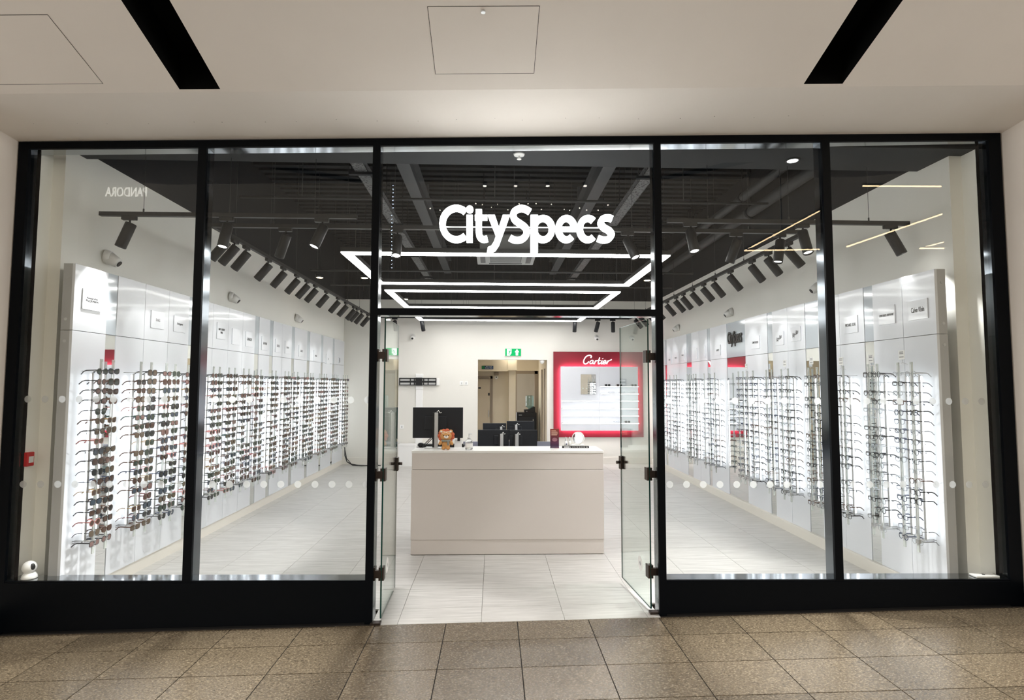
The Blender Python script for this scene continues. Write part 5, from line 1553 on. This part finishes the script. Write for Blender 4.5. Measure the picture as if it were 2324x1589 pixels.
b = B(); b.box(0.36, 1.2, 10.2, 10.32, 1.98, 2.42); b.build('trim_store_over', M_CREAM, label='cream wall over the dim room doorway', kind='structure')
# fire door notice
fs_ = thing('fire_notice', (-0.14, 9.095, 2.00), label='blue and green fire door notice on the cream beam', cat='sign')
B().box(-0.285, -0.015, 9.085, 9.10, 1.985, 2.062).build('plate', pmat('blue_notice', rgb(30, 70, 110), 0.5, noise=0.03), fs_)
B().box(-0.283, -0.215, 9.083, 9.086, 1.990, 2.058).build('green_mark', pmat('green_notice', rgb(30, 128, 78), 0.5, noise=0.03), fs_)
letter_obj('lettering', 'Fire exit\nKeep clear', lambda u, v, w: (-0.205 + 0.18*u, 9.084 - 0.001*w, 1.995 + 0.058*v), True, M_WHITE, fs_, offset=0.01, res=2)
vs_ = thing('door_closer', (0.05, 9.54, 1.78), label='grey box with a black eye over the inner door wall', cat='sensor')
B().bbox(0.00, 0.11, 9.49, 9.55, 1.85, 1.92, 0.005).build('box', M_TRIMC, vs_)
B().ball((0.055, 9.52, 1.80), (0.045, 0.03, 0.045), 14).build('dome', M_WHITE, vs_)
B().ball((0.055, 9.494, 1.805), (0.016, 0.008, 0.016), 10).build('eye', M_BLACK, vs_)
# round white light and little spot cluster on the corridor ceiling
cl = thing('corridor_light', (0.40, 8.9, 2.40), label='round white ceiling light in the corridor', cat='ceiling light')
B().lathe([(0.12, 0), (0.12, -0.03), (0.10, -0.04)], (0.40, 8.9, 2.40), 20).build('base', M_WHITE, cl)
B().cyl((0.40, 8.9, 2.36), (0.40, 8.9, 2.355), 0.09, 18).build('diffuser', emat('corridor_diffuser', (1, 0.90, 0.72), 15.0), cl)
scl = thing('spot_cluster', (0.76, 9.7, 2.40), label='small white spotlight cluster on the ceiling before the dim room', cat='spotlight')
B().bbox(0.62, 0.90, 9.68, 9.72, 2.36, 2.40, 0.005).build('bar', M_WHITE, scl)
for k in range(3):
    c = (0.68 + 0.07*k, 9.64, 2.27 + 0.03*k)
    h = B().cyl((c[0], 9.70, 2.36), (c[0], 9.64, c[2]), 0.02, 10, r1=0.03).build('lamp_head', M_WHITE, scl)
    B().ball(c, 0.028, 10).build('bulb', emat('cluster_bulb', (1, 0.93, 0.8), 12.0), h)
# white dome at the top of the opening
od = thing('dome_detector', (1.00, YB+0.02, OZ), label='white dome hanging at the corner of the back opening', cat='detector')
B().lathe([(0.050, 0.0), (0.050, -0.03), (0.042, -0.06), (0.02, -0.08), (0.004, -0.084)], (1.005, YB+0.07, OZ), 16).build('dome', M_WHITE, od)
# water cooler on a black cabinet
M_BOT = glass_mat('blue_bottle', (0.60, 0.76, 0.78), base=0.10)
cbn = thing('black_cabinet', (0.80, 9.9, 0), label='black cabinet under the water cooler', cat='cabinet')
B().bbox(0.555, 1.035, 9.72, 10.12, 0.0, 0.955, 0.005).build('body', M_BLACK, cbn)
B().bbox(0.60, 0.98, 9.705, 9.722, 0.06, 0.86, 0.004).build('door', M_SCREENBACK, cbn)
B().box(0.60, 0.68, 9.70, 9.705, 0.89, 0.905).build('badge', M_SILVER, cbn)
B().cyl((0.95, 9.69, 0.45), (0.95, 9.69, 0.80), 0.008, 8).build('handle', M_SILVER, cbn)
wc = thing('water_cooler', (0.87, 9.9, 0.955), label='blue water bottle upside down on a black dispenser', cat='water cooler')
B().prism([(0.74, 0.955), (1.005, 0.955), (1.005, 1.09), (0.97, 1.10), (0.86, 1.03), (0.74, 1.02)], 9.78, 10.04, 'Y').build('dispenser', M_BLACK, wc)
B().lathe([(0.03, 0.99), (0.04, 1.06), (0.10, 1.10), (0.105, 1.12), (0.105, 1.17), (0.098, 1.18), (0.105, 1.19), (0.105, 1.33), (0.095, 1.365), (0.03, 1.372)], (0.875, 9.9, 0), 20).build('bottle', M_BOT, wc)
B().cyl((0.80, 9.77, 0.985), (0.80, 9.74, 0.985), 0.012, 8).build('tap', M_SILVER, wc)

# cables in the back corner
cb = B()
cb.tube([(-3.0, 7.60, 0.36), (-2.99, 7.58, 0.20), (-2.93, 7.52, 0.08), (-2.80, 7.46, 0.02), (-2.62, 7.44, 0.012), (-2.45, 7.50, 0.012), (-2.25, 7.46, 0.012)], 0.010, 6)
cb.tube([(-3.0, 7.62, 0.30), (-2.95, 7.56, 0.14), (-2.84, 7.50, 0.04), (-2.70, 7.50, 0.012), (-2.5, 7.46, 0.012), (-2.3, 7.52, 0.012)], 0.008, 6)
cb.build('floor_cable', M_BLACK, label='pair of black cables trailing across the floor from the back corner', cat='cable')

# ------------------------------------------------------------------ small things at the window
scx, scd = -3.235, 0.072
scy = FM(scx, scd, 0)[1]
cm = thing('indoor_camera', (scx, scy, SILL), label='white round indoor camera standing on the window sill', cat='camera')
B().lathe([(0.046, 0.0), (0.048, 0.006), (0.044, 0.022), (0.034, 0.036), (0.026, 0.040)], (scx, scy, SILL), 22).build('base', M_WHITE, cm)
hd = B().ball((scx-0.003, scy, SILL+0.075), (0.044, 0.044, 0.044), 24).build('head', M_WHITE, cm)
nvec = Vector((0.80, -0.35, 0.15)).normalized()
cc = Vector((scx-0.003, scy, SILL+0.075))
B().ball(cc + nvec*0.028, (0.020, 0.020, 0.026), 16).build('face', M_BLACK, hd)
sd = thing('sill_sensor', (3.50, FM(3.50, 0.07, 0)[1], SILL), label='flat white sensor lying on the sill by the end post', cat='sensor')
sy = FM(3.50, 0.07, 0)[1]
B().bbox(3.42, 3.59, sy-0.035, sy+0.035, SILL, SILL+0.014, 0.004).build('case', M_WHITE, sd)
B().cyl((3.50, sy, SILL+0.014), (3.50, sy, SILL+0.016), 0.010, 12).build('button', M_BLACK, sd)
fc = thing('fire_call_point', (-3.348, 0.195, 1.03), label='red fire alarm call point on the return wall by the end post', cat='fire alarm')
M_FIRE = pmat('red_plastic', rgb(206, 40, 44), 0.4, noise=0.02)
B().bbox(-3.348, -3.318, 0.165, 0.225, 1.030, 1.130, 0.005).build('case', M_FIRE, fc)
B().box(-3.318, -3.316, 0.175, 0.215, 1.055, 1.10).build('panel', M_WHITE, fc)

# ------------------------------------------------------------------ the other side of the mall, seen only in the glass
def mirrored(px, py, d):
    V = unproj_front(px, py, d)
    n = Vector((TH, 1, 0)).normalized()
    P0 = Vector((0, GD, 0))
    return V - n*(2*((V-P0).dot(n)))
def warm_bars(segs, d, label):
    pts = [mirrored(a, b_, d) for (a, b_, _, _) in segs]
    t = thing('linear_pendant', pts[0], label=label, cat='ceiling light', group='warm linear lights across the walkway')
    for (a, b_, c, e) in segs:
        p, q = mirrored(a, b_, d), mirrored(c, e, d)
        bar = B().cyl(p, q, 0.013, 8).build('light_bar', E_WARM, t)
        B().tube([p + Vector((0, 0, 0.03)), q + Vector((0, 0, 0.03))], 0.018, 6).build('housing', M_BLACK, t)
    for (a, b_, c, e) in segs:
        p = mirrored((a+c)/2, (b_+e)/2, d)
        B().cyl(p + Vector((0, 0, 0.03)), (p.x, p.y, 7.5), 0.004, 5).build('wire', M_BLACK, t)
warm_bars([(1958, 422, 2240, 424), (1922, 560, 2240, 451)], 5.5, 'warm linear lights across the walkway, upper pair')
warm_bars([(2087, 564, 2240, 523), (2087, 564, 2240, 563)], 7.5, 'warm linear lights across the walkway, lower pair')
warm_bars([(1690, 569, 1860, 479), (1690, 569, 1860, 566)], 6.5, 'warm linear lights across the walkway, middle pair')
warm_bars([(100, 422, 155, 418), (127, 409, 155, 418)], 8.5, 'warm linear lights across the walkway, far pair')
M_FARWALL = pmat('opposite_shop_stone', rgb(168, 160, 148), 0.7, noise=0.1, nscale=2)
B().box(-16, 16, -11.6, -11.2, -0.6, 9.5).build('wall_opposite', M_FARWALL, label='brown stone wall across the walkway', kind='structure')
pL = mirrored(332, 446, 11.1); pR = mirrored(238, 424, 11.1)
os_ = thing('opposite_sign', (pL.x, pL.y, pL.z), label='lit name sign of the shop across the walkway', cat='sign')
letter_obj('lettering', 'PANDORA', lambda u, v, w: (pL.x + (pR.x-pL.x)*u, pL.y - 0.02*w, pL.z + (pR.z-pL.z)*v), True, emat('opposite_sign_face', (1, 0.97, 0.85), 9.0), os_, res=3)

def bulbs(name, pts, d, r, mat, label, cat):
    P = [mirrored(a, b_, d) for a, b_ in pts]
    t = thing(name, P[0], label=label, cat=cat)
    me = None
    for p in P:
        B().ball(p, r, 6).build('bulb', mat, t)
    B().tube([p + Vector((0, -0.03, 0.0)) for p in P], 0.004, 4).build('cable', M_BLACK, t)
bulbs('light_string', [(892, 421 + 8.5*k) for k in range(7)] + [(889, 489 + 8.5*k) for k in range(15)], 9.0, 0.016, emat('blue_white_bulb', (0.62, 0.75, 1.0), 34.0), 'hanging string of blue white bulbs across the walkway', 'light string')
rb = random.Random(5)
bulbs('festoon_lights', [(975 + 20*k + rb.uniform(-6, 6), 470 + rb.uniform(-10, 8)) for k in range(21)], 9.5, 0.018, emat('warm_white_bulb', (1.0, 0.93, 0.8), 22.0), 'cluster of small warm bulbs across the walkway', 'festoon lights')
for k, px_ in enumerate((1100, 1170, 1243, 1328)):
    p = mirrored(px_, 423, 9.8)
    t = thing('mall_downlight', tuple(p), label='%s of four small downlights across the walkway' % ORD[k+1], cat='downlight', group='downlights across the walkway')
    B().cyl(p, p + Vector((0, 0, 0.02)), 0.045, 12).build('lens', emat('mall_downlight_lens', (1, 0.95, 0.85), 22.0), t)
    B().lathe([(0.06, 0.0), (0.06, 0.09), (0.02, 0.10)], (p.x, p.y, p.z + 0.02), 12).build('can', M_BLACK, t)
    B().cyl((p.x, p.y, p.z+0.1), (p.x, p.y, 9.0), 0.006, 6).build('stem', M_BLACK, t)
